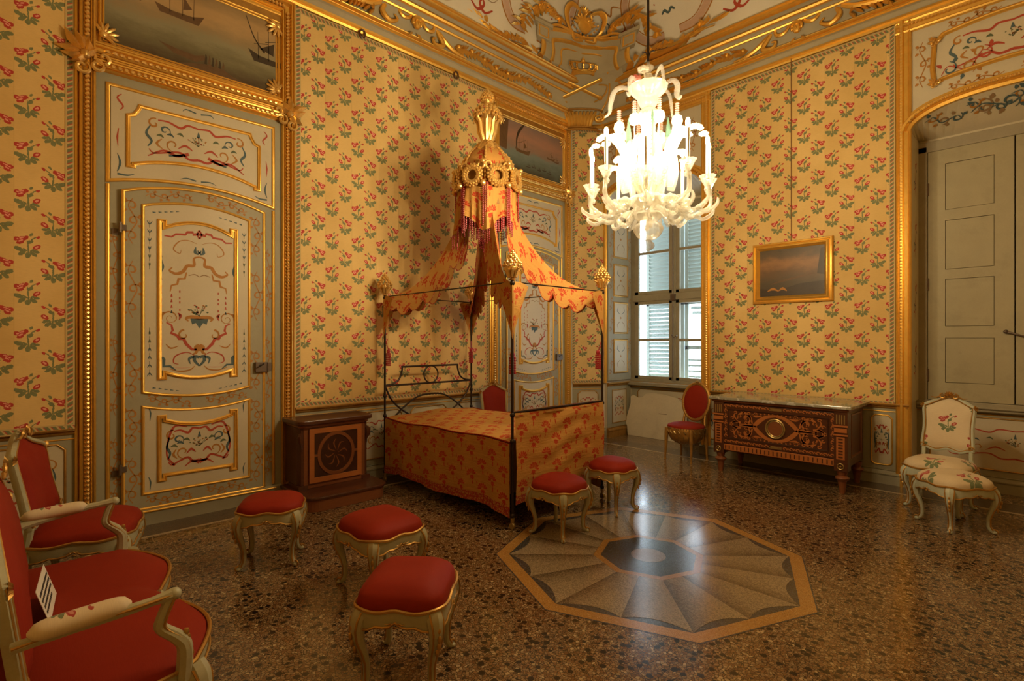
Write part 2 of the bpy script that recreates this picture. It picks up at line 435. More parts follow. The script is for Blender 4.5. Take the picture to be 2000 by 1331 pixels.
M['terrazzo'] = terrazzo('terrazzo_floor', [(.27, .15, .06), (.16, .08, .032), (.34, .22, .10), (.22, .145, .075), (.50, .37, .19), (.045, .026, .014)], (.012, .009, .007), 58, .55, .15)
M['t_border'] = terrazzo('terrazzo_wall_border', [(.15, .10, .055), (.11, .07, .04), (.17, .115, .065), (.135, .10, .06), (.2, .15, .09), (.07, .045, .03)], (.03, .02, .02), 150, 0, .22)
M['t_strip'] = terrazzo('terrazzo_pale_strip', [(.50, .38, .22), (.44, .32, .18), (.52, .4, .24), (.48, .38, .25), (.6, .48, .3), (.3, .22, .12)], (.1, .1, .1), 170, 0, .22)
M['t_ochre'] = terrazzo('terrazzo_ochre', [(.50, .26, .06), (.42, .20, .045), (.55, .30, .08), (.46, .26, .08), (.62, .40, .14), (.24, .12, .03)], (.1, .1, .1), 190, 0, .2)
M['t_grey'] = terrazzo('terrazzo_slate', [(.08, .075, .07), (.05, .05, .05), (.11, .10, .095), (.09, .08, .07), (.16, .15, .14), (.03, .03, .03)], (.02, .02, .02), 150, 0, .18)
M['t_rose'] = terrazzo('terrazzo_rose', [(.36, .27, .2), (.31, .22, .16), (.38, .29, .22), (.33, .25, .19), (.45, .36, .28), (.2, .15, .1)], (.1, .1, .1), 170, 0, .2)
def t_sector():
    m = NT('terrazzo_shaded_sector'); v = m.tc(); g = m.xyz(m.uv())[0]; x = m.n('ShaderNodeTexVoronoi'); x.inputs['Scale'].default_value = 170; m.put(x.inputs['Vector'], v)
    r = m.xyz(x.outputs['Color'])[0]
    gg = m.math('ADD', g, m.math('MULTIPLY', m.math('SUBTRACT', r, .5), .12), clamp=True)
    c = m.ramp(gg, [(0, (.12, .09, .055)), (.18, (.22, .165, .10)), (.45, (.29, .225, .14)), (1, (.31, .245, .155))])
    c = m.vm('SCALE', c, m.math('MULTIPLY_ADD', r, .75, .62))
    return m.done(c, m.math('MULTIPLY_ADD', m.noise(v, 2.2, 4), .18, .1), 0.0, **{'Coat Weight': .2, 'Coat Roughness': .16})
M['t_sector'] = t_sector()
M['iron'] = paint('wrought_iron', (.035, .022, .015), .45, .3, 20, metal=.6)
M['lock'] = paint('steel_lock', (.16, .12, .09), .45, .25, 25, metal=.6)
M['card'] = paint('card', (.75, .70, .60), .7, .03, 3, bump=0); M['ink'] = paint('printing_ink', (.03, .03, .03), .7, .05, 3, bump=0)
M['stone'] = paint('pale_board', (.62, .54, .38), .75, .12, 5, dirt=((.40, .30, .17), 1.6), bump=.3, fine=40)
def hemm():
    m = NT('woven_hem_band'); u = m.tc(); n = m.noise(u, 55, 3, .6); w = m.vor(u, 38, 'DISTANCE_TO_EDGE')
    c = m.mix(m.math('GREATER_THAN', n, .5), (.42, .035, .015), (.50, .25, .06)); c = m.mix(m.math('LESS_THAN', w, .08), c, (.30, .03, .015))
    return m.done(c, .75)
M['hem'] = hemm()
M['tassel'] = paint('crimson_bead_fringe', (.42, .03, .04), .4, .3, 60)
M['lining'] = paint('brown_canopy_lining', (.30, .16, .05), .8, .15, 8)
M['cord'] = paint('hanging_cord', (.22, .11, .04), .8, .1, 20)
M['candle'] = paint('candle_sleeve', (.85, .78, .62), .4, .05, 20)
def canvas(name, stops, seed, sc=1.0):
    m = NT(name); v = m.vm('ADD', m.tc('Generated'), (seed, 0, 0)); G = m.xyz(m.tc('Generated'))
    n = m.noise(m.vm('MULTIPLY', v, (2.4, 2.4, 3.4)), 1.6*sc, 6, .6); n2 = m.noise(m.vm('MULTIPLY', v, (14, 14, 30)), 3.0, 4)
    f = m.math('ADD', G[2], m.math('MULTIPLY', m.math('SUBTRACT', n, .5), .42)); f = m.math('ADD', f, m.math('MULTIPLY', m.math('SUBTRACT', n2, .5), .1))
    c = m.ramp(f, stops); m.bump(n2, .1, .004)
    return m.done(c, .38)
M['sea'] = canvas('harbour_canvas', [(0, (.07, .045, .02)), (.25, (.16, .14, .07)), (.42, (.26, .24, .14)), (.55, (.30, .22, .11)), (.75, (.46, .30, .13)), (1, (.26, .18, .08))], 1.0)
M['storm'] = canvas('burning_ship_canvas', [(0, (.06, .055, .035)), (.2, (.11, .14, .11)), (.38, (.17, .21, .18)), (.5, (.26, .17, .12)), (.7, (.38, .20, .13)), (1, (.22, .16, .13))], 5.0)
M['dusk'] = canvas('dark_landscape_canvas', [(0, (.05, .04, .022)), (.3, (.085, .065, .035)), (.5, (.14, .08, .035)), (.68, (.30, .15, .055)), (.85, (.12, .08, .04)), (1, (.07, .055, .03))], 9.0)
M['pt_dark'] = paint('oil_dark', (.045, .03, .016), .4, .3, 20); M['pt_brown'] = paint('oil_brown', (.13, .07, .03), .4, .3, 20); M['pt_pale'] = paint('oil_pale', (.22, .20, .14), .4, .3, 20)
def crystal(name, tint, alpha):
    m = NT(name); nt = m.t
    tr = m.n('ShaderNodeBsdfTransparent'); tr.inputs[0].default_value = (*tint, 1)
    gl = m.n('ShaderNodeBsdfGlossy'); gl.inputs['Roughness'].default_value = .2
    tl = m.n('ShaderNodeBsdfTranslucent'); tl.inputs[0].default_value = (*tint, 1)
    df = m.n('ShaderNodeBsdfDiffuse'); df.inputs[0].default_value = (*tint, 1)
    fr = m.n('ShaderNodeFresnel'); fr.inputs[0].default_value = 1.5
    a = m.n('ShaderNodeMixShader'); m.link(tl.outputs[0], a.inputs[1]); m.link(df.outputs[0], a.inputs[2])
    b = m.n('ShaderNodeMixShader'); b.inputs[0].default_value = alpha; m.link(tr.outputs[0], b.inputs[1]); m.link(a.outputs[0], b.inputs[2])
    c = m.n('ShaderNodeMixShader'); m.link(m.math('MULTIPLY', fr.outputs[0], .5), c.inputs[0]); m.link(b.outputs[0], c.inputs[1]); m.link(gl.outputs[0], c.inputs[2])
    m.link(c.outputs[0], nt.nodes['Material Output'].inputs[0]); return m.mat
M['crystal'] = crystal('milky_glass', (.98, .96, .90), .38); M['crystal_clear'] = crystal('clear_glass', (.97, .96, .92), .22)
M['crystal_green'] = crystal('green_glass', (.35, .55, .48), .35); M['crystal_pink'] = crystal('pink_glass', (.95, .55, .50), .4)
M['pane'] = crystal('window_glass', (.95, .98, 1.0), .02)
def bulbm():
    m = NT('lit_bulb'); e = m.n('ShaderNodeEmission'); e.inputs[0].default_value = (1.0, .765, .45, 1); e.inputs[1].default_value = BULB
    m.link(e.outputs[0], m.t.nodes['Material Output'].inputs[0]); return m.mat
M['bulb'] = bulbm()
# ---------------------------------------------------------------- the room
XL, YR, XE, YB = -5.66, 7.28, 1.35, -0.30          # left wall, right wall, unseen walls
CA, CB = (-5.66, 6.80), (-5.32, 7.28)               # chamfered corner
CHR = atan2(CB[1]-CA[1], CB[0]-CA[0]); CHL = sqrt((CB[0]-CA[0])**2+(CB[1]-CA[1])**2)
ZC = 5.27                                           # underside of cornice
def wl(name, mb, mats, **k): return mb.build(name, mats, loc=(XL, 0, 0), rot=pi/2, **k)     # local x = world Y
def wr(name, mb, mats, **k): return mb.build(name, mats, loc=(0, YR, 0), rot=0, **k)        # local x = world X
def wc(name, mb, mats, **k): return mb.build(name, mats, loc=(CA[0], CA[1], 0), rot=CHR, **k)
ROOM = [(XL, YB), (XE, YB), (XE, YR), CB, CA]       # counter-clockwise
def inset(d, poly=ROOM):
    n = len(poly); L = []
    for i in range(n):
        a = Vector(poly[i]); b = Vector(poly[(i+1) % n]); t = (b-a).normalized(); nn = Vector((-t.y, t.x)); L.append((a + nn*d, t))
    out = []
    for i in range(n):
        p, t = L[i-1]; q, u = L[i]; cr = t.x*u.y - t.y*u.x; s_ = ((q.x-p.x)*u.y - (q.y-p.y)*u.x)/cr
        out.append((p.x + t.x*s_, p.y + t.y*s_))
    return out
S = lambda o: tag(o, kind='structure')

# floor with its inlaid medallion
mb = MB(); mb.add([(x, y, 0) for x, y in [(-6.2, -.9), (1.9, -.9), (1.9, 8.6), (-6.2, 8.6)]], [(0, 1, 2, 3)])
floor = S(mb.build('floor', M['terrazzo'], smooth=False))
OC = (-2.17, 3.53)
def octv(r, k, o=0.0): a = pi/4*k + o; return (OC[0]+r*cos(a), OC[1]+r*sin(a))
def at(p, q, t): return (p[0]+(q[0]-p[0])*t, p[1]+(q[1]-p[1])*t)
for k in range(8):
    MB().prism([octv(1.175, k), octv(1.175, k+1), octv(1.165, k+1), octv(1.165, k)], 0, .0012, axis='z').build('border_line', M['t_grey'], floor, False)
    MB().prism([octv(1.165, k), octv(1.165, k+1), octv(1.07, k+1), octv(1.07, k)], 0, .0015, axis='z').build('border_bar', M['t_ochre'], floor, False)
    MB().prism([octv(1.07, k), octv(1.07, k+1), octv(.42, k+1), octv(.42, k)], 0, .0005, axis='z').build('dark_ground', M['t_grey'], floor, False)
    MB().prism([octv(.42, k), octv(.42, k+1), octv(.365, k+1), octv(.365, k)], 0, .0015, axis='z').build('inner_bar', M['t_ochre'], floor, False)
    for h in (0, 1):
        o0, o1 = at(octv(1.07, k), octv(1.07, k+1), .5*h), at(octv(1.07, k), octv(1.07, k+1), .5*h+.5)
        i0, i1 = at(octv(.42, k), octv(.42, k+1), .5*h), at(octv(.42, k), octv(.42, k+1), .5*h+.5)
        pts = [i0, o0]; uv = [(0, 0), (0, 1)]
        for j in range(1, 8):
            t = j/8; e = at(o0, o1, t); sg = sin(pi*t)**.8*.062; d = Vector((OC[0]-e[0], OC[1]-e[1])).normalized()
            pts.append((e[0]+d.x*sg, e[1]+d.y*sg)); uv.append((t, 1))
        pts += [o1, i1]; uv += [(1, 1), (1, 0)]
        g = .006; c0 = at(at(i0, o1, .5), at(i1, o0, .5), .5)
        pts = [at(p, c0, g) for p in pts]
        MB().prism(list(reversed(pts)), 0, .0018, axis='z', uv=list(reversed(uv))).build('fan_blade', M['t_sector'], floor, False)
MB().prism([octv(.365, k) for k in range(8)], 0, .0012, axis='z').build('inner_octagon', M['t_grey'], floor, False)
MB().prism([(OC[0]+.13*cos(a*pi/12), OC[1]+.13*sin(a*pi/12)) for a in range(24)], 0, .002, axis='z').build('centre_disc', M['t_rose'], floor, False)
b0, b1, b2 = inset(.0, ROOM), inset(.36, ROOM), inset(.40, ROOM)
for nm, A, B, mt, z in (('wall_border', b0, b1, 't_border', .0012), ('pale_strip', b1, b2, 't_strip', .0016)):
    for i in range(5):
        j = (i+1) % 5
        MB().prism([A[i], A[j], B[j], B[i]], 0, z, axis='z').build(nm, M[mt], floor, False)

# walls
DY1, DY2 = 1.285, 5.865                             # door centres along the left wall
mb = MB(); mb.box(YB, CA[1], 0, .25, 0, 6.0); S(wl('wall_left', mb, M['plaster'], smooth=False))
mb = MB(); mb.box(0, CHL, 0, .3, 0, 6.0); S(wc('wall_corner', mb, M['plaster'], smooth=False))
N1 = (-5.27, -3.60); N2 = (-1.14, .53); YN = 8.02; YN2 = 7.74
def zarch(x, n): t = abs((x-(n[0]+n[1])/2)/((n[1]-n[0])/2)); return 3.99 + .25*max(0, 1-t**2.6)**.55
def xs(n, k=24): return [(n[0]+n[1])/2 - (n[1]-n[0])/2*cos(pi*i/k) for i in range(k+1)]
mb = MB()
mb.box(CB[0]-.1, N1[0], 0, .3, 0, 6.0); mb.box(N1[1], N2[0], 0, .3, 0, 6.0); mb.box(N2[1], XE+.1, 0, .3, 0, 6.0)
for n, yn in ((N1, YN), (N2, YN2)):
    X = xs(n)
    for a, b in zip(X[:-1], X[1:]):
        mb.add([(a, 0, zarch(a, n)), (b, 0, zarch(b, n)), (b, 0, 6), (a, 0, 6)], [(0, 1, 2, 3)])
        mb.add([(a, 0, zarch(a, n)), (b, 0, zarch(b, n)), (b, yn-YR, min(zarch(b, n), 3.99)), (a, yn-YR, min(zarch(a, n), 3.99))], [(3, 2, 1, 0)])
S(wr('wall_right', mb, M['cream'], smooth=False))
for n, yn, nm in ((N1, YN, 'window'), (N2, YN2, 'shutter')):
    S(wr('wall_%s_jamb' % nm, MB().box(n[0]-.05, n[0], .3, yn-YR+.05, 0, 4.3), M['cream'], smooth=False)); S(wr('wall_%s_jamb' % nm, MB().box(n[1], n[1]+.05, .3, yn-YR+.05, 0, 4.3), M['cream'], smooth=False))
    S(wr('wall_%s_breast' % nm, MB().box(n[0]-.05, n[1]+.05, yn-YR, yn-YR+.06, 0, .93), M['cream'], smooth=False)); S(wr('wall_%s_head' % nm, MB().box(n[0]-.05, n[1]+.05, yn-YR, yn-YR+.06, 3.88, 4.4), M['cream'], smooth=False))
mb = MB(); mb.box(XL-.3, XE+.3, YB-.2, YB, 0, 6.0); S(mb.build('wall_back', M['far_silk'], smooth=False))
mb = MB(); mb.box(XE, XE+.2, YB, YR, 0, 6.0); S(mb.build('wall_side', M['far_silk'], smooth=False))

# cornice: profile swept round the room, gold and grey bands as parts
def band(name, prof, mat, trim):
    L = [inset(d) for d, z in prof]; mb = MB(); K = len(prof)
    vs = [(L[k][i][0], L[k][i][1], prof[k][1]) for i in range(5) for k in range(K)]; fs = []
    for i in range(5):
        j = (i+1) % 5
        for k in range(K-1): fs.append((i*K+k, j*K+k, j*K+k+1, i*K+k+1))
    return mb.add(vs, fs).build(name, mat, trim, ang=50)
trim = empty('trim_1'); tag(trim, 'gilded and grey stucco cornice running under the painted ceiling', kind='structure')
band('gold_fillet', [(0, 5.245), (.03, 5.245), (.045, 5.265), (.035, 5.30), (.05, 5.315)], M['gold'], trim)
band('grey_band', [(.03, 5.31), (.05, 5.33), (.06, 5.375), (.09, 5.385)], M['cornice'], trim)
band('gold_cyma', [(.08, 5.383), (.115, 5.387), (.125, 5.40), (.115, 5.415), (.14, 5.42), (.15, 5.435), (.13, 5.45), (.12, 5.46)], M['gold'], trim)
band('frieze', [(.12, 5.455), (.10, 5.47), (.115, 5.53), (.15, 5.59), (.20, 5.635)], M['cornice'], trim)
band('gold_bead', [(.19, 5.630), (.215, 5.63), (.225, 5.645), (.215, 5.66)], M['gold'], trim)
band('grey_cavetto', [(.21, 5.655), (.225, 5.68), (.255, 5.695)], M['cornice'], trim)
band('gold_torus', [(.25, 5.69), (.285, 5.69), (.30, 5.71), (.29, 5.735), (.275, 5.74)], M['gold'], trim)
band('grey_fascia', [(.28, 5.735), (.30, 5.755), (.335, 5.765)], M['cornice'], trim)
band('gold_crown', [(.33, 5.76), (.37, 5.762), (.395, 5.785), (.385, 5.81), (.40, 5.82), (.39, 5.835), (.36, 5.84)], M['gold'], trim)

# ceiling: cove and flat
RECT = [(XL, YB), (XE, YB), (XE, YR), (XL+.5, YR), (XL, YR-.5)]; RSQ = [(XL, YB), (XE, YB), (XE, YR), (XL, YR)]
COVE = [(.34, 5.835)] + [(.34 + 1.5*(1-cos(a)), 5.84 + 1.25*sin(a)) for a in [pi/2*i/12 for i in range(1, 13)]]
L = [inset(d, RECT) if d < .85 else (lambda q: [q[0], q[1], q[2], q[3], q[3]])(inset(d, RSQ)) for d, z in COVE]; mb = MB(); K = len(COVE)
vs = [(L[k][i][0], L[k][i][1], COVE[k][1]) for i in range(5) for k in range(K)]; fs = []
for i in range(5):
    j = (i+1) % 5
    for k in range(K-1): fs.append((i*K+k, j*K+k, j*K+k+1, i*K+k+1))
fs.append(tuple(i*K+K-1 for i in range(4)))
ceiling = S(mb.add(vs, fs).build('ceiling', M['ceil'], ang=60))
def cove_pt(wall, s_, t, lift=.004):
    """point on the painted cove: s_ along the wall, t metres up along the cove from the cornice"""
    a = t/1.38; a = min(max(a, 0), pi/2); d = .34 + 1.5*(1-cos(a)) + lift*cos(a); z = 5.84 + 1.25*sin(a) - lift*sin(a)
    return (XL+d, s_, z) if wall == 'L' else (s_, YR-d, z)
def cove_paint(mb, wall):
    out = mb.map(lambda p: cove_pt(wall, p.x, p.z)); return out

# baseboards, dado and rail
def dado_run(side, x0, x1, build, y=0.0, top=.92, k=0, body='sage'):
    pass
BASE = [(0, 0), (0, .045), (.10, .045), (.115, .055), (.125, .055), (.14, .03), (.155, .022), (.165, .03), (.172, 0)]
def base_run(mb, x0, x1, y=0.0): mb.mold([(x0, 0), (x1, 0)], [(t, w) for t, w in BASE], y0=y)
RAIL = [(0, .006), (.012, .03), (.022, .034), (.03, .022), (.042, .05), (.056, .054), (.066, .046), (.068, 0)]
def rail_run(mb, x0, x1, y=0.0, z=.865, m=0): mb.mold([(x0, z), (x1, z)], RAIL, y0=y, mat=m)
DOORW = .905
runsL = [(YB, DY1-DOORW), (DY1+DOORW, DY2-DOORW), (DY2+DOORW, CA[1])]
runsR = [(CB[0], N1[0]-.0), (N1[1], N2[0])]
mb = MB()
for a, b in runsL: base_run(mb, a, b)
S(wl('baseboard_left', mb, [M['sage']], ang=25))
mb = MB(); base_run(mb, *runsR[1]); base_run(mb, *runsR[0]); base_run(mb, N1[0], N1[1], YN-YR); base_run(mb, N2[0], N2[1], YN2-YR)
S(wr('baseboard_right', mb, [M['sage']], ang=25))
mb = MB(); base_run(mb, 0, CHL); S(wc('baseboard_corner', mb, [M['sage']], ang=25))

def vine(mb, p0, p1, amp, n, mats, y=0.0, w=.008, seed=1):
    r = random.Random(seed); p0 = Vector(p0); p1 = Vector(p1); d = p1-p0; L_ = d.length; d.normalize(); nn = Vector((-d.y, d.x))
    pts = []
    for i in range(n*2+1):
        t = i/(n*2); q = p0 + d*L_*t + nn*amp*.55*sin(t*n*pi); pts.append(tuple(q))
    mb.stroke(pts, [w*.5, w, w*.5], y, mats[0])
    for i in range(n):
        t = (i+.5)/n; sg = 1 if i % 2 == 0 else -1; q = p0 + d*L_*t + nn*amp*.5*sg; w = w*1.35 if i == 0 else w; R_ = min(amp*.95, L_/n*.55)
        c = q - nn*sg*R_*.35; a = atan2(d.y, d.x)
        mb.stroke(spiral(c.x, c.y, R_, R_*.18, a + sg*pi*.4, a - sg*pi*1.25, 14), [w*.35, w*1.1, w*.5], y, mats[(i+1) % len(mats)], 0)
        for s2 in (-1, 1):
            e = q + nn*sg*R_*.2 + d*R_*.7*s2; f = e + nn*sg*R_*.7 + d*R_*.35*s2
            mb.stroke([tuple(e), tuple((e+f)/2 + d*R_*.1), tuple(f)], [w*.3, w*2.0, w*.2], y, mats[(i+(s2 > 0)) % len(mats)], 3)
def bouquet(mb, cx, cz, s_, y, seed=3):
    r = random.Random(seed)
    for i in range(22):
        a = r.uniform(.15*pi, .85*pi); l = s_*r.uniform(.25, 1.0); x = cx+cos(a)*l*1.15; z = cz+sin(a)*l
        mb.add([(x-.1*s_, y, z), (x, y, z-.07*s_), (x+.1*s_, y, z), (x, y, z+.07*s_)], [(0, 1, 2, 3)], r.choice([0, 3, 3, 2, 3]))
        if i % 3 == 0: mb.stroke([(cx, cz), ((cx+x)/2, (cz+z)/2+.05*s_), (x, z)], s_*.03, y, 3, 3)
def panel_art(mb, cx, cz, w, h, y, seed=1, wgt=1.0):
    """mirrored painted grotesque filling a panel of w x h"""
    W = w/2; H = h/2; k = min(w, h); lw = .0155*wgt
    mb.stroke([(cx, cz+H*.62), (cx+W*.18, cz+H*.66), (cx+W*.3, cz+H*.5), (cx+W*.5, cz+H*.62), (cx+W*.66, cz+H*.6)], [lw, lw*1.4, lw*.7], y, 0, 5, mirror=cx)
    mb.stroke(spiral(cx+W*.72, cz+H*.45, k*.10, k*.02, pi*.6, -pi*1.3), [lw*.6, lw*1.2, lw*.5], y, 2, 0, mirror=cx)
    mb.stroke([(cx+W*.78, cz+H*.35), (cx+W*.84, cz+H*.05), (cx+W*.76, cz-H*.2), (cx+W*.82, cz-H*.42)], [lw*.5, lw*1.6, lw*.5], y, 1, 5, mirror=cx)
    mb.stroke([(cx, cz-H*.55), (cx+W*.16, cz-H*.6), (cx+W*.3, cz-H*.42), (cx+W*.5, cz-H*.5), (cx+W*.72, cz-H*.62), (cx+W*.8, cz-H*.5)], [lw*1.5, lw*1.2, lw*.5], y, 0, 5, mirror=cx)
    mb.stroke(spiral(cx+W*.42, cz-H*.2, k*.12, k*.02, -pi*.5, pi*1.3), [lw*.4, lw, lw*.4], y, 2, 0, mirror=cx)
    for q in range(3):
        x = cx+W*(.25+.16*q); z = cz+H*(.2-.1*q)
        mb.stroke([(x, z), (x+k*.05, z+k*.04), (x+k*.11, z+k*.02)], [lw*.3, lw*1.6, lw*.3], y, (3, 1, 3)[q], 3, mirror=cx)
    bouquet(mb, cx, cz-H*.05, k*.18, y, seed)
    mb.stroke(spiral(cx+W*.55, cz+H*.28, k*.09, k*.02, pi*1.2, -pi*.8), [lw*.3, lw*1.1, lw*.4], y, 1, 0, mirror=cx)
    mb.stroke([(cx+W*.10, cz-H*.25), (cx+W*.22, cz-H*.12), (cx+W*.34, cz-H*.28)], [lw*.4, lw*1.5, lw*.3], y, 0, 4, mirror=cx)
    mb.stroke([(cx+W*.60, cz-H*.05), (cx+W*.68, cz-H*.25), (cx+W*.58, cz-H*.42)], [lw*.3, lw*1.4, lw*.3], y, 2, 4, mirror=cx)
    mb.stroke([(cx, cz+H*.5), (cx, cz+H*.3)], [lw*.4, lw*2], y, 1, 0)

# dado panels: cream field, gold edging, painted ornament
def dado(name, at_fn, x0, x1, label, y=0.0, n=1, body='sage', field='cream', gold='gold_old', edge=.07, ztop=.80, zbot=.24):
    root_kind = []
    mb = MB(); mb.box(x0, x1, y-.012, y+.001, .17, .87)
    o = at_fn(name, mb, M[body], smooth=False); S(o)
    if label: o['label'] = label
    rm = MB(); rail_run(rm, x0, x1, y); rm.build('dado_rail', M['gold_old'], o, ang=25)
    tm = MB(); tm.mold([(x0, .835), (x1, .835)], half(.012, .008), y0=y-.012); tm.build('rail_fillet', M['gold'], o)
    w = (x1-x0)/n
    for i in range(n):
        a = x0+w*i+edge; b = x0+w*(i+1)-edge; c = min(.05, (b-a)*.2)
        path = [(a, zbot+c)] + [(a+c-c*cos(t)*1, zbot+c-c*sin(t)) for t in (pi/4,)] + [(a+c, zbot), (b-c, zbot), (b-c+c*.7, zbot+c*.3), (b, zbot+c), (b, ztop-c), (b-c*.3, ztop-c*.7), (b-c, ztop), (a+c, ztop), (a+c*.3, ztop-c*.7), (a, ztop-c)]
        f = MB(); f.prism(path, y-.0155, y-.012); f.build('dado_panel', M[field], o, smooth=False)
        g = MB(); g.mold(path, half(.016, .012), True, y-.014); g.build('panel_edging', M[gold], o)
        p = MB(); panel_art(p, (a+b)/2, (zbot+ztop)/2, b-a-.04, ztop-zbot-.06, y-.0165, i+3, .75); p.build('painted_ornament', PAINTS, o, smooth=False)
    return o
dado('wall_dado_left', wl, YB, DY1-DOORW, None, edge=.06)
o = dado('wall_dado_bed', wl, DY1+DOORW, DY2-DOORW, None, n=4)
dado('wall_dado_corner', wc, 0.03, CHL-.03, None, edge=.09, body='sage', field='cream')
dado('wall_dado_commode', wr, N1[1], -1.66, None, n=2, body='sage', field='cream')
dado('wall_dado_pilaster', wr, -1.66, N2[0], None, edge=.16, body='sage', field='cream', ztop=.79, zbot=.22, gold='gold')
dado('wall_dado_window', wr, N1[0], N1[1], None, y=YN-YR, n=1, edge=.14, body='sage', field='cream')
dado('wall_dado_niche', wr, N2[0], N2[1], None, y=YN2-YR, n=1, edge=.12, body='sage', field='cream')
# ---------------------------------------------------------------- carved ornaments
def corner_carving(mb, cx, cz, s_, sx=1, sz=1):
    """acanthus and shell scrolls over a frame corner; sx, sz turn it to the corner"""
    for k, (an, l) in enumerate([(100, 1.0), (135, 1.15), (165, .95), (200, .8), (70, .75), (235, .6), (35, .55)]):
        a = radians(an); a = atan2(sin(a)*sz, cos(a)*sx)
        leaf(mb, (cx, cz), a, s_*l, s_*.34, s_*.32, 0, .2*((-1)**k), -.03)
    for q, (dx, dz, a0, dr) in enumerate([(.38, -.36, pi*.6, -1), (.62, .02, pi*.9, 1), (-.1, -.55, pi*.3, -1)]):
        pts = spiral(cx+dx*s_*sx, cz+dz*s_*sz, s_*.30, s_*.07, a0, a0+dr*2.2*pi, 18)
        mb.tube([(p[0], -.05-.02*i/18, p[1]) for i, p in enumerate(pts)], [s_*.05, s_*.085, s_*.05], 6)
    mb.ell((cx, -.06, cz), (s_*.2, s_*.22, s_*.2))
def shell(mb, cx, cz, s_, ang, y=-.03):
    for k in range(-3, 4):
        a = ang + k*radians(26); L_ = s_*(1-.06*abs(k))
        mb.ell((cx+cos(a)*L_*.5, y, cz+sin(a)*L_*.5), (L_*.52, s_*.16, s_*.13), Matrix.Rotation(-a, 3, 'Y'), 6, 4)
    mb.ell((cx, y-.01, cz), (s_*.25, s_*.2, s_*.25))
def notched(x, z0, z1, rt, rb, nx, nz, n=10):
    P = [(-x, z0), (-x+nx, z0), (-x+nx, z0+nz)]
    P += [(-x+nx + (2*x-2*nx)*i/n, z0+nz+rb*(1-((i/n*2-1)**2))) for i in range(1, n)]
    P += [(x-nx, z0+nz), (x-nx, z0), (x, z0), (x, z1), (x-nx, z1), (x-nx, z1-nz)]
    P += [(x-nx - (2*x-2*nx)*i/n, z1-nz+rt*(1-((i/n*2-1)**2))) for i in range(1, n)]
    P += [(-x+nx, z1-nz), (-x+nx, z1), (-x, z1)]
    return P
def bowed(x, z0, z1, rt, rb, n=12):
    return [(-x + 2*x*i/n, z0+rb*(1-((i/n*2-1)**2))) for i in range(n+1)] + [(x - 2*x*i/n, z1+rt*(1-((i/n*2-1)**2))) for i in range(n+1)]

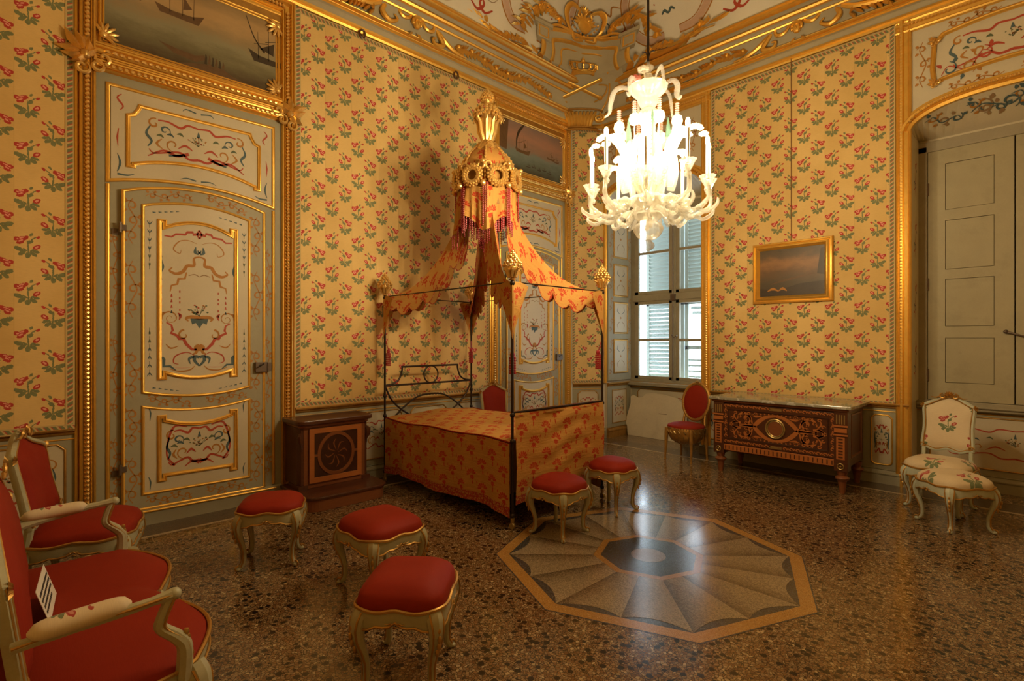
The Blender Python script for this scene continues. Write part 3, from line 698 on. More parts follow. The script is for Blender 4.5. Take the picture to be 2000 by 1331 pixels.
def door_art(p, y):
    S_ = lambda pts, w, m, sm=5: p.stroke(pts, [q*1.3 for q in w] if hasattr(w, '__len__') else w*1.3, y, m, sm, mirror=0.0)
    S_([(0, 2.655), (.05, 2.645), (.055, 2.665), (.1, 2.66), (.115, 2.635), (.19, 2.63), (.225, 2.60), (.28, 2.605)], [.02, .016, .01], 0, 0)
    S_([(0, 2.69), (.02, 2.65), (0, 2.61)], .012, 0, 0)
    S_([(.02, 2.56), (.1, 2.585), (.17, 2.56), (.21, 2.49), (.16, 2.455), (.15, 2.49)], [.002, .008, .002], 2)
    S_([(.005, 2.46), (.035, 2.48), (.03, 2.53)], [.004, .022, .004], 1); S_([(0, 2.47), (.015, 2.50)], [.02, .004], 1, 0)
    S_([(0, 2.44), (.045, 2.42), (.045, 2.355), (.10, 2.345), (.135, 2.29), (.19, 2.265), (.24, 2.29), (.22, 2.32)], [.008, .022, .022, .006], 2, 4)
    S_([(.105, 2.285), (.12, 2.225), (.17, 2.22), (.18, 2.17), (.225, 2.155), (.235, 2.10)], [.008, .018, .014, .006], 2, 0)
    S_([(0, 2.25), (.04, 2.27), (.09, 2.255)], [.004, .008, .004], 5)
    for zz in [2.06, 2.01, 1.96, 1.91]: S_([(.225, zz+.018), (.225, zz-.01)], [.004, .013], (0, 1, 0, 1)[int(zz*100) % 4], 0)
    for zz in [2.10, 2.04, 2.0, 1.93, 1.88]: S_([(.16, zz+.012), (.16, zz-.008)], .008, 0, 0)
    for zz in [2.14, 2.08, 2.02, 1.96, 1.9]: S_([(.305, zz+.014), (.305, zz-.010)], .009, 0, 0)
    S_([(.30, 2.42), (.315, 2.38), (.295, 2.32), (.31, 2.26), (.30, 2.20)], [.006, .028, .02, .012, .004], 1)
    S_(spiral(.235, 1.855, .07, .012, -.2, 2.9*pi), [.012, .004, .003], 2, 0); S_([(.165, 1.84), (.155, 1.88), (.175, 1.905)], [.004, .02, .004], 0)
    S_([(.30, 1.80), (.315, 1.87), (.28, 1.91)], [.006, .022, .004], 2)
    # basket of flowers
    p.poly([(-.075, 1.855), (.075, 1.855), (.06, 1.80), (.03, 1.815), (0, 1.765), (-.03, 1.815), (-.06, 1.80)], y, 1)
    S_([(0, 1.865), (.07, 1.87), (.11, 1.855), (.09, 1.83)], [.028, .022, .006], 2); bouquet(p, 0, 1.88, .115, y, 5)
    S_([(.265, 1.815), (.225, 1.79), (.215, 1.74), (.23, 1.72), (.18, 1.695), (.165, 1.665), (.13, 1.665), (.11, 1.62), (.06, 1.565), (.02, 1.565)], [.008, .016, .018, .022, .014], 0, 0)
    S_(spiral(.125, 1.70, .05, .012, pi*.5, -pi*1.2), [.014, .006], 2, 0)
    S_([(.31, 1.74), (.32, 1.69), (.30, 1.63), (.31, 1.58)], [.006, .028, .018, .004], 4); S_([(.17, 1.60), (.23, 1.58), (.27, 1.62)], [.004, .012, .003], 2)
    S_([(0, 1.60), (.03, 1.585), (.025, 1.54), (.055, 1.52)], [.03, .022, .01], 2); p.poly([(-.03, 1.61), (.03, 1.61), (.02, 1.55), (-.02, 1.55)], y-.0002, 2)
    S_([(0, 1.41), (.04, 1.46), (.035, 1.50), (0, 1.49)], [.012, .024, .018], 1, 3); S_([(.045, 1.50), (.085, 1.48), (.075, 1.43)], [.018, .016, .004], 1)
    S_([(.03, 1.50), (.1, 1.54), (.19, 1.51), (.21, 1.45), (.17, 1.43)], [.003, .01, .004], 0)
    S_([(.30, 1.50), (.285, 1.48), (.285, 1.415), (.235, 1.415), (.19, 1.375)], [.016, .022, .018, .006], 1, 0)
    S_([(.04, 1.41), (.08, 1.375), (.16, 1.365), (.24, 1.39)], [.004, .012, .003], 2); S_([(.20, 1.40), (.13, 1.395), (.07, 1.40)], [.003, .01, .003], 4)

# ---------------------------------------------------------------- doors in the left wall
def door(n, yc, body, field, label):
    o = empty('door_%d' % n, (XL, yc, 0), pi/2); tag(o, label, kind='structure')
    mb = MB(); mb.box(-.78, .78, -.012, .0, 0, 3.95); mb.build('door_lining', M[body], o, False)
    mb = MB(); mb.mold([(-.76, 0), (.76, 0)], [(0, 0), (0, .05), (.10, .05), (.12, .058), (.14, .058), (.15, .04), (.15, 0)]); mb.build('threshold_board', M[body], o, ang=25)
    mb = MB(); mb.mold([(-.70, .125), (.70, .125)], half(.02, .012), y0=-.055); mb.build('threshold_fillet', M['gold'], o)
    # fixed panel above the leaf
    T = notched(.655, 3.10, 3.835, 0, .075, .0, .0)
    mb = MB(); mb.prism(bowed(.665, 3.045, 3.845, 0, .09), -.018, -.012); mb.build('transom_field', M[field], o, False)
    mb = MB(); mb.mold(bowed(.685, 3.03, 3.86, 0, .09), half(.03, .016), True, -.012); mb.build('transom_frame', M['gold'], o)
    Q = [(-.56, 3.17), (-.49, 3.17), (-.49, 3.20)] + [(-.49+.98*i/10, 3.20+.085*(1-(i/5-1)**2)) for i in range(1, 10)] + [(.49, 3.20), (.49, 3.17), (.56, 3.17), (.56, 3.64), (.51, 3.66), (.48, 3.71), (.47, 3.75), (-.47, 3.75), (-.48, 3.71), (-.51, 3.66), (-.56, 3.64)]
    mb = MB(); mb.mold(Q, ogee(.032, .020), True, -.016); mb.build('transom_moulding', M['gold'], o)
    p = MB(); yy = -.0195; panel_art(p, 0, 3.50, .98, .50, yy, 2)
    S_ = lambda pts, w, m, sm=5: p.stroke(pts, w, yy, m, sm, mirror=0.0)
    S_([(.08, 3.40), (.18, 3.36), (.28, 3.385), (.40, 3.31)], [.028, .024, .008], 0); S_([(.13, 3.375), (.24, 3.35)], .02, 1, 0)
    S_([(.59, 3.80), (.62, 3.76), (.58, 3.70), (.60, 3.66)], [.006, .016, .005], 0); S_([(.02, 3.80), (.1, 3.815), (.13, 3.79)], [.014, .01, .003], 1)
    S_([(.62, 3.12), (.60, 3.2), (.62, 3.28)], [.006, .018, .003], 1); S_([(.615, 3.34), (.62, 3.42), (.61, 3.5)], [.003, .014, .003], 0); S_([(.62, 3.10), (.55, 3.10), (.5, 3.12)], [.018, .014, .004], 1); S_([(.02, 3.16), (.1, 3.17), (.15, 3.15)], [.014, .01, .003], 1)
    p.build('painted_ornament', PAINTS, o, False)
    # leaf
    lf = MB(); lf.prism(bowed(.582, .15, 2.955, .105, 0), -.045, -.012); lf = lf.build('leaf', M[body], o, False)
    mb = MB(); mb.mold(bowed(.582, .15, 2.955, .105, 0), half(.026, .014), True, -.043); mb.build('leaf_edging', M['gold'], lf)
    mb = MB()
    for s2 in (-1, 1): mb.mold([(s2*.685, .16), (s2*.685, 3.0)], half(.03, .016), y0=-.012)
    mb.build('casing_fillet', M['gold'], o)
    for nm, z0, z1, rt, rb, nz in (('upper_panel', 1.19, 2.85, .075, -.055, .045), ('lower_panel', .285, 1.06, -.055, 0, .04)):
        f = MB(); f.prism(bowed(.43, z0, z1, rt, rb), -.049, -.045); f = f.build(nm, M[field], lf, False)
        mb = MB(); mb.mold(bowed(.44, z0, z1, rt, rb), half(.024, .016), True, -.045)
        a = .09 if nz == .045 else .075
        mb.mold(notched(.335, z0+a+.01, z1-a-.01, rt*.9, rb*.9, .075, (nz if rb < 0 or nm == 'lower_panel' else nz)*(1 if True else 1)), ogee(.034, .022), True, -.047)
        mb.build('panel_moulding', M['gold'], lf, ang=30)
    p = MB(); yy = -.0505; door_art(p, yy)
    for sg in (-1, 1):
        for zc, up in ((2.72, -1), (1.33, 1)):
            for k in range(6):
                z = zc + up*.075*k; x = sg*.392
                p.stroke([(x-.02+.003*k, z), (x, z+up*.03), (x+.02-.003*k, z)], [.003, .012, .003], yy, 1 if k < 4 else 3, 2)
                p.stroke([(x, z), (x, z+up*.06)], .004, yy, 1, 0)
    for zc in (2.80, 1.225):
        for sg in (-1, 1):
            for k in range(5): p.stroke([(sg*(.37-.045*k), zc + (.018 if zc > 2 else -.018)*k*.5), (sg*(.345-.045*k), zc + (.018 if zc > 2 else -.018)*(k+.5)*.5)], [.016-.002*k, .004], yy, 1, 0)
    panel_art(p, 0, .665, .62, .50, yy, 8)
    for s2 in (-1, 1):
        p.stroke([(s2*.20, .50), (s2*.26, .60), (s2*.25, .74), (s2*.20, .86), (s2*.1, .845)], [.02, .012, .02, .01], yy, 0)
        p.stroke([(0, .50), (s2*.06, .52), (s2*.12, .48)], [.03, .02, .006], yy, 0)
        for zc in (.36, .98):
            p.stroke([(s2*.39, zc-.05), (s2*.385, zc+.02), (s2*.40, zc+.07)], [.003, .012, .003], yy, 1)
    p.build('painted_ornament', PAINTS, lf, False)
    p = MB(); yy = -.0465
    for s2 in (-1, 1):
        for z0, z1 in ((.22, .62), (.72, 1.05), (1.15, 1.55), (1.85, 2.35), (2.5, 2.9)):
            vine(p, (s2*.515, z0), (s2*.515, z1), .055, 3, [2, 2], yy, .011, int(z0*100))
    for zc, bow in ((1.115, -.055), (.215, 0), (2.93, .085)):
        for s2 in (-1, 1): vine(p, (s2*.42, zc+.01*(1 if bow else 0)), (s2*.06, zc+bow*.85), .035, 4, [2, 2], yy, .010, int(zc*50))
    p.build('scroll_painting', PAINTS, lf, False)
    p = MB(); yy = -.0135
    for s2 in (-1, 1):
        for z0, z1 in ((.25, .8), (1.0, 1.7), (1.9, 2.6)): vine(p, (s2*.633, z0), (s2*.633, z1), .03, 5, [2, 2], yy, .009, 4)
    p.build('casing_painting', PAINTS, o, False)
    # lock and hinges
    lk = MB(); lk.box(.49, .60, -.085, -.045, 1.33, 1.43); lk.box(.605, .645, -.075, -.012, 1.335, 1.425); lk = lk.build('lock', M['lock'], lf, False, bevel=.004)
    k = MB(); k.tube([(.535, -.085, 1.40), (.535, -.115, 1.40)], .007); k.tube([(.51, -.115, 1.385), (.56, -.115, 1.415)], .006); k.build('knob', M['iron'], lk)
    for z in (.53, 2.63):
        h = MB(); h.box(-.60, -.56, -.066, -.04, z-.025, z+.025); h.tube([(-.605, -.06, z-.045), (-.605, -.06, z+.045)], .012); h.box(-.66, -.61, -.022, -.012, z-.06, z-.01); h.build('hinge', M['lock'], lf)
    return o
door(1, DY1, 'sage', 'cream', 'sage door with painted cream panels and gilded mouldings near the red armchair')
door(2, DY2, 'sage', 'cream', 'painted and gilded door behind the canopy bed next to the room corner')

# gilded surround of each door with the overdoor frame, and the two overdoor paintings
SUR = [(0, 0), (0, .034), (.014, .042), (.024, .024), (.03, .05), (.044, .058), (.054, .034), (.06, .022), (.10, .022), (.104, .04), (.112, .046), (.118, .030), (.122, .046), (.134, .050), (.14, .03), (.14, 0)]
def surround(n, yc, label):
    o = empty('trim_%d' % n, (XL, yc, 0), pi/2); tag(o, label, kind='structure')
    mb = MB(); W = .905; MB().box(-.80, .80, -.012, 0, 3.95, 5.24).build('frame_ground', M['gold_old'], o, False)
    mb.mold([(W, 0), (W, 5.25), (-W, 5.25), (-W, 0)], SUR)
    mb.build('outer_moulding', M['gold'], o, ang=30)
    mb = MB(); mb.mold([(-.77, 3.955), (.77, 3.955)], [(0, 0), (0, .035), (.012, .046), (.022, .034), (.026, .052), (.05, .058), (.066, .036), (.07, .05), (.082, .054), (.09, .032), (.094, .044), (.106, .046), (.112, .026), (.116, .038), (.128, .04), (.134, .024), (.138, .04), (.15, .05), (.172, .052), (.19, .034), (.194, .048), (.208, .05), (.216, .03), (.22, .04), (.232, .038), (.24, .02), (.24, 0)])
    mb.build('cross_moulding', M['gold'], o, ang=30)
    mb = MB()
    for s2 in (-1, 1): rope(mb, [(s2*.825, .02), (s2*.825, 3.92)], .036, .022, .022, y=-.036, tilt=.6); rope(mb, [(s2*.825, 4.20), (s2*.825, 5.12)], .036, .022, .022, y=-.036, tilt=.6)
    rope(mb, [(-.80, 5.17), (.80, 5.17)], .036, .022, .022, y=-.036, tilt=.6)
    rope(mb, [(-.72, 3.997), (.72, 3.997)], .045, .017, .020, y=-.060); rope(mb, [(-.72, 4.117), (.72, 4.117)], .05, .015, .016, y=-.054)
    mb.build('bead_row', M['gold_pale'], tag(o), True)['kind'] = 'stuff'
    mb = MB(); mb.mold([(.74, 4.20), (.74, 4.985), (-.74, 4.985), (-.74, 4.20)], half(.026, .03), True); mb.mold([(.715, 4.225), (.715, 4.96), (-.715, 4.96), (-.715, 4.225)], half(.02, .022), True)
    mb.mold([(.785, 4.19), (.785, 5.09), (-.785, 5.09), (-.785, 4.19)], half(.05, .03)); mb.build('canvas_frame', M['gold'], o)
    for sx in (-1, 1):
        mb = MB(); corner_carving(mb, sx*.84, 4.04, .20, -sx, 1); mb.build('corner_carving', M['gold_pale'], o)
        for zc, a in ((4.26, pi*.25), (4.93, -pi*.25)):
            mb = MB(); shell(mb, sx*.72, zc, .125, (a if sx < 0 else pi-a)); mb.build('shell_carving', M['gold_pale'], o)
    return o
surround(2, DY1, 'wide gilded surround of the painted door near the red armchair')
surround(3, DY2, 'gilded surround of the door beside the room corner')
def ship(mb, x, z, s_, y, mat=0, flip=1):
    mb.poly([(x-s_*flip, z+.22*s_), (x-.8*s_*flip, z-.15*s_), (x+.75*s_*flip, z-.2*s_), (x+s_*flip, z+.3*s_), (x+.5*s_*flip, z+.12*s_), (x-.3*s_*flip, z+.08*s_)], y, mat)
    for dx, h in ((-.4, 1.1), (.1, 1.5), (.55, 1.2)): mb.stroke([(x+dx*s_*flip, z), (x+dx*s_*flip*1.05, z+h*s_)], [.03*s_, .015*s_], y, mat, 0)
    for dx, h in ((-.4, .8), (.1, 1.1)): mb.stroke([(x+(dx-.35)*s_, z+h*s_*.75), (x+(dx+.3)*s_, z+h*s_)], [.02*s_, .035*s_], y, mat, 0)
    mb.poly([(x+.12*s_, z+.3*s_), (x+.5*s_*flip, z+.45*s_), (x+.16*s_, z+.9*s_)], y, mat)
def overdoor(yc, mat, label, art):
    o = empty('overdoor_painting', (XL, yc, 4.21), pi/2); tag(o, label, 'painting', 'overdoor seascapes in gilded frames')
    mb = MB(); mb.box(-.72, .72, -.014, -.001, 0, .765); mb.build('canvas', M[mat], o, False)
    def one(name, fn, *a): p = MB(); fn(p, *a); p.build(name, [M['pt_dark'], M['pt_brown'], M['pt_pale'], M['p_red']], o, False)
    art(one, -.0145)
def art1(one, y):
    one('painted_ship', ship, -.15, .47, .20, y, 1); one('painted_ship', ship, .66, .33, .22, y, 0, -1); one('painted_yard', lambda p: p.stroke([(.42, .72), (.50, .52), (.60, .40)], [.006, .012, .02], y, 0, 4))
    one('painted_shore', lambda p: p.poly([(-.25, 0), (-.05, .06), (.10, .10), (.22, .09), (.3, .05), (.6, 0)], y, 1)); one('painted_boat', lambda p: p.poly([(-.32, .17), (-.2, .10), (-.02, .08), (.06, .13), (.05, .17), (-.02, .14), (-.18, .15)], y, 1))
    for k in range(6): one('painted_figure', lambda p: p.stroke([(.06+.03*k, .09+.012*(k % 2)), (.065+.03*k, .155-.005*k), (.062+.03*k, .185-.005*k)], [.022, .016, .008], y-.0002, 1 if k % 2 else 0, 0))
    one('painted_tower', lambda p: p.poly([(-.72, .45), (-.45, .47), (-.40, .76), (-.72, .76)], y, 1))
def art2(one, y):
    one('painted_tower', lambda p: p.poly([(-.72, .3), (-.56, .28), (-.52, .76), (-.72, .76)], y, 1))
    for a in ((-.22, .33, .17, y, 1), (.42, .36, .10, y, 1), (.55, .34, .07, y, 1)): one('painted_ship', ship, *a)
    one('painted_smoke', lambda p: p.stroke([(-.36, .36), (-.35, .50), (-.30, .62), (-.20, .74)], [.012, .03, .045, .03], y, 0, 5))
    for k in range(5): one('painted_boat', ship, -.1+.12*k, .12+.02*(k % 2), .05, y-.0002, 0)
overdoor(DY1, 'sea', 'brown harbour scene with sailing ships above the door near the red armchair', art1)
overdoor(DY2, 'storm', 'seascape with a smoking ship above the door next to the room corner', art2)

# ---------------------------------------------------------------- silk hangings
def hanging(name, loc, rz, w, z0, z1, label, u0, amp=.006, droop=0.0, sag=0.0, seed=1, border=(1, 1, 1, 1)):
    o = empty(name, (loc[0], loc[1], z0), rz); tag(o, label, 'wall hanging', 'sprigged silk wall hangings')
    r = random.Random(seed); ph = [r.uniform(0, 6.3) for _ in range(6)]; H = z1-z0
    def dep(x, z):
        t = z/H
        return -.016 - amp*(1 + sin(x*5.1+ph[0]+t*.8)*.5 + .3*sin(x*11.3+ph[1]-t*1.3) + .35*sin(x*2.2+t*4+ph[2]))*(.35+.9*(1-t)) - .010*sin(pi*t)*0
    def top(x): return H - droop*(abs(sin(x/w*pi*5)))*.6 - sag*sin(pi*x/w)
    nx = max(8, int(w/.07)); nz = 56
    mb = MB(); mb.grid(lambda u, v: (u*w, dep(u*w, v*H), v*top(u*w)), nx, nz, 0, lambda u, v: (u0+u*w, z0+v*top(u*w)))
    mb.build('silk', M['hanging'], o)
    b = MB(); bw = .06
    def strip(f, n, L_):
        b.grid(lambda u, v: f(u, v), n, 1, 0, lambda u, v: (u*L_, v*.06))
    e = .004
    if border[0]: strip(lambda u, v: ((1-v)*bw, dep(0, u*H)-e, u*top(0)), 56, H)
    if border[1]: strip(lambda u, v: (w-bw+v*bw*-1+bw, dep(w, u*H)-e, u*top(w)), 56, H) if False else strip(lambda u, v: (w-v*bw, dep(w, u*H)-e, u*top(w)) , 56, H)
    if border[2]: strip(lambda u, v: (u*w, dep(u*w, 0)-e, v*bw*.9), nx, w)
    if border[3]: strip(lambda u, v: (u*w, dep(u*w, H)-e, top(u*w)-(1-v)*bw), nx, w)
    b.build('braid_border', M['braid'], o)
    return o
H0 = .93
hanging('wall_hanging', (XL, YB+.02), pi/2, DY1-DOORW-YB-.02, H0-.02, 5.24, 'sprigged yellow silk hanging with deep folds behind the red armchair', .02, .016, seed=2, border=(0, 1, 1, 0))
hanging('wall_hanging', (XL, DY1+DOORW+.005), pi/2, DY2-DY1-2*DOORW-.01, H0, 5.24, 'broad sprigged yellow silk hanging behind the canopy bed', .3, .010, .02, seed=5)
hanging('wall_hanging', (CA[0]+.012*cos(CHR), CA[1]+.012*sin(CHR)), CHR, CHL-.024, H0, 5.22, 'narrow sprigged yellow silk strip in the room corner beside the window', .05, .004, seed=8, border=(1, 0, 1, 1))
hanging('wall_hanging', (-3.435, YR), 0, 2.165, H0-.03, 5.235, 'sprigged yellow silk hanging above the marble-topped commode', .12, .006, .015, .0, seed=11)
# gilded strip along the window side of the corner hanging
mb = MB(); mb.mold([(CHL-.0, 0.93), (CHL-.0, 5.25)], [(-.04, 0), (-.04, .03), (-.02, .045), (0, .04), (.02, .045), (.03, 0)]); 
o = wc('trim_4', mb, M['gold'], ang=30); S(o); o['label'] = 'slim gilded strip between the corner silk and the window niche'
# frames of the two window niches
def niche_frame(n, N, label, sides):
    o = empty('trim_%d' % n, (0, YR, 0)); tag(o, label, kind='structure')
    P = [(0, 0), (0, .03), (.015, .04), (.03, .03), (.045, .055), (.065, .058), (.08, .035), (.11, .03), (.125, .045), (.14, .035), (.145, 0)]
    mb = MB(); rp = MB()
    for sd in sides:
        x = N[0] if sd < 0 else N[1]; w = .135 if n == 5 else .135
        if sd < 0: mb.mold([(x-.125, 5.25), (x-.125, .0)], P); rope(rp, [(x-.07, .95), (x-.07, 5.2)], .034, .02, .02, y=-.042, tilt=.6)
        else: mb.mold([(x+.16, 0), (x+.16, 5.25)], P + []); rope(rp, [(x+.105, .95), (x+.105, 5.2)], .034, .02, .02, y=-.042, tilt=.6)
    a, b = (N[0]-.125, N[1]+.16)
    mb.mold([(b, 5.25), (a, 5.25)], P); rope(rp, [(a+.1, 5.19), (b-.1, 5.19)], .034, .02, .02, y=-.042, tilt=.6)
    mb.build('upright_moulding', M['gold'], o, ang=30); rp.build('bead_row', M['gold_pale'], o)['kind'] = 'stuff'
    mb = MB(); X = xs(N, 28); mb.mold([(x, zarch(x, N)) for x in X], [(-.01, .0), (-.01, .04), (.02, .05), (.035, .035), (.05, .06), (.075, .062), (.09, .035), (.115, .03), (.12, 0)]); mb.build('arch_moulding', M['gold'], o, ang=30)
    rp = MB(); pts = [(x, zarch(x, N)+.062) for x in X[1:-1]]; rope(rp, pts, .03, .016, .016, y=-.06, tilt=.5); rp.build('arch_beads', M['gold_pale'], o)['kind'] = 'stuff'
    c = (N[0]+N[1])/2; f = MB(); f.box(N[0]+.03, N[1]-.02, -.006, 0, 4.15, 5.10)
    # overarch carved panel
    W = .62; z0, z1 = 4.42, 4.98
    path = [(c-W, z0+.03)] + [(c-W+2*W*i/16, z0-.0+.055*(1-((i/8)-1)**2)+.05) for i in range(1, 16)] + [(c+W, z0+.03), (c+W+.015, z0+.2), (c+W, z1-.1)] + [(c+W-2*W*i/16, z1-.03+.06*(1-((i/8)-1)**2)) for i in range(1, 16)] + [(c-W, z1-.1), (c-W-.015, z0+.2)]
    mb = MB(); mb.mold(path, half(.045, .04), True); mb.build('panel_moulding', M['gold'], o)
    for sx in (-1, 1):
        for zz in (z0+.03, z1-.08):
            mb = MB(); corner_carving(mb, c+sx*W, zz, .07, -sx, 1); mb.build('corner_carving', M['gold_pale'], o)
    p = MB(); yy = -.004; panel_art(p, c, (z0+z1)/2+.03, 1.16, .50, yy, 4, 1.2)
    for s2 in (-1, 1):
        vine(p, (c+s2*.72, 4.45), (c+s2*.72, 4.95), .05, 3, [2, 2], yy, .012, 3); vine(p, (c+s2*.08, 5.06), (c+s2*.5, 5.03), .04, 4, [2, 2], yy, .012, 5); vine(p, (c+s2*.06, 4.39), (c+s2*.5, 4.36), .04, 4, [2, 2], yy, .012, 6)
        vine(p, (c+s2*.56, 4.52), (c+s2*.14, 4.62), .12, 3, [0, 1, 2], yy-.0002, .014, 7)
    p.build('painted_ornament', PAINTS, o, False)
    return o
niche_frame(5, N1, 'gilded frame around the window niche with the louvred shutters', (1,))
niche_frame(6, N2, 'gilded frame around the niche with the closed grey-green shutters', (-1,))
# lower bands on the pilaster dado
for x in (-1.30,):
    pass
# window niche linings: painted panels on the jambs and soffit
def jamb(name, x, y0, y1, face, label, zs, body):
    o = empty(name, (x, y0 if face > 0 else y1, 0), pi/2 if face > 0 else -pi/2); tag(o, label, kind='structure'); w = y1-y0
    mb = MB(); mb.box(.0, w-.06, -.03, 0, .96, 3.95); mb.build('jamb_lining', M[body], o, False, bevel=.01)
    for a, b in zs:
        mb = MB(); mb.mold(rect(.16, w-.18, a, b), half(.03, .02), True, -.028); mb.build('panel_edging', M['gold_old'], o)
        mb = MB(); mb.box(.16, w-.18, -.034, -.03, a, b); mb.build('jamb_panel', M['cream'], o, False)
        p = MB(); cz = (a+b)/2; cx = w/2-.01; yy = -.0345
        for sz in (-1, 1): p.stroke([(cx+.08, cz+sz*(b-a)*.36), (cx+.10, cz+sz*(b-a)*.22), (cx+.02, cz+sz*(b-a)*.12)], [.004, .016, .004], yy, 1 if sz > 0 else 5, 4, mirror=cx)
        p.poly([(cx-.02, cz), (cx, cz-.025), (cx+.02, cz), (cx, cz+.025)], yy, 2); p.build('painted_ornament', PAINTS, o, False)
    p = MB(); yy = -.031
    for z in range(8):
        for xx in (.08, w-.12): vine(p, (xx, 1.05+z*.36), (xx, 1.33+z*.36), .035, 2, [2, 5], yy, .010, z)
    p.build('scroll_painting', PAINTS, o, False)
    mb = MB(); mb.box(0, w-.05, -.012, 0, .17, .87); mb.build('jamb_dado', M['sage'], o, False)
    mb = MB(); mb.box(.14, w-.2, -.016, -.012, .24, .80); mb.build('dado_panel', M['cream'], o, False, bevel=.012)
    mb = MB(); mb.mold(rect(.14, w-.2, .24, .80), half(.016, .012), True, -.014); mb.build('panel_edging', M['gold_old'], o)
    p = MB(); panel_art(p, (w-.06)/2, .52, w-.42, .5, -.0168, 6, .7); p.build('painted_ornament', PAINTS, o, False)
    mb = MB(); rail_run(mb, 0, w-.05); base_run(mb, 0, w-.05); mb.build('jamb_rail', M['gold_old'], o, ang=25)
jamb('trim_7', N1[0], YR, YN, 1, 'painted shutter-box jamb on the corner side of the louvred window', [(1.10, 1.66), (1.78, 2.30), (2.42, 2.95), (3.08, 3.72)], 'sage')
o = empty('trim_8', (N2[0], YR, 0), pi/2); tag(o, 'weathered painted jamb of the closed shutter niche', kind='structure'); w = YN2-YR
mb = MB(); mb.box(0, w-.02, -.02, 0, .96, 3.97); mb.build('jamb_lining', M['cream'], o, False)
p = MB()
for z in (1.2, 1.9, 2.6, 3.3): vine(p, (.2, z), (.2, z+.45), .05, 2, [0, 1], -.021, .012, int(z*10))
p.build('painted_ornament', PAINTS, o, False)
p = MB()
for k in range(3): vine(p, (N2[0]+.12+.35*k, -.1), (N2[0]+.42+.35*k, -.25), .08, 3, [1, 2, 5], 0, .014, k)
vine(p, (N2[0]+.5, -.2), (N2[0]+1.1, -.12), .1, 3, [1, 5], 0, .018, 9)
p.map(lambda q: (q.x, YR-.0-q.z*1.0 if False else YR + (-q.z), min(3.985, 3.985) - .004 + (zarch(q.x, N2)-3.99)*(1-(-q.z)/(YN2-YR))))
o = p.build('trim_9', PAINTS, None, False); S(o); o['label'] = 'painted scrolls on the underside of the closed shutter niche'
# ---------------------------------------------------------------- window with louvred shutters outside
win = empty('window_1', (-4.42, YN, 0)); tag(win, 'tall casement window with louvred shutters outside, in the niche by the corner', kind='structure')
Wx0, Wx1 = N1[0]+4.42, N1[1]+4.42
mb = MB(); mb.box(Wx0, Wx0+.09, -.02, .08, .93, 3.9); mb.box(Wx1-.09, Wx1, -.02, .08, .93, 3.9); mb.box(Wx0, Wx1, -.02, .08, 3.80, 3.95); mb.box(Wx0, Wx1, -.04, .08, .90, .98)
mb.build('frame', M['sash'], win, False, bevel=.006)
mb = MB(); mb.box(Wx0, Wx1, -.16, .0, .875, .905); mb.mold([(Wx0, .86), (Wx1, .86)], RAIL, y0=-.1); mb.build('sill', M['sash'], win, False)
mb = MB(); mb.box(Wx0+.05, Wx1-.05, -.045, .05, 2.33, 2.45); mb.build('transom', M['sash'], win, False, bevel=.012)
for sx in (-1, 1):
    for z0, z1, zm in ((.98, 2.33, 1.66), (2.45, 3.82, 3.17)):
        a, b = (Wx0+.09, -.02) if sx < 0 else (.02, Wx1-.09)
        mb = MB(); st = .075
        mb.box(a, a+st, -.035, .02, z0, z1); mb.box(b-st, b, -.035, .02, z0, z1); mb.box(a, b, -.035, .02, z0, z0+.055); mb.box(a, b, -.035, .02, z1-.055, z1); mb.box(a+st, b-st, -.03, .015, zm-.022, zm+.022)
        c = mb.build('casement', M['sash'], win, False, bevel=.005)
        for p0, p1 in ((z0+.055, zm-.022), (zm+.022, z1-.055)):
            MB().box(a+st, b-st, -.006, -.002, p0, p1).build('pane', M['pane'], c, False)
mb = MB(); mb.box(-.035, .035, -.055, -.02, .97, 3.83); mb.build('mullion', M['sash'], win, False, bevel=.01)
mb = MB(); mb.tube([(0, -.075, 1.0), (0, -.075, 3.75)], .009); mb.box(-.04, .04, -.09, -.055, 2.31, 2.42); mb.tube([(0, -.09, 1.75), (.0, -.12, 1.74), (.05, -.13, 1.70), (.10, -.125, 1.73)], .008); mb.build('espagnolette', M['lock'], win)
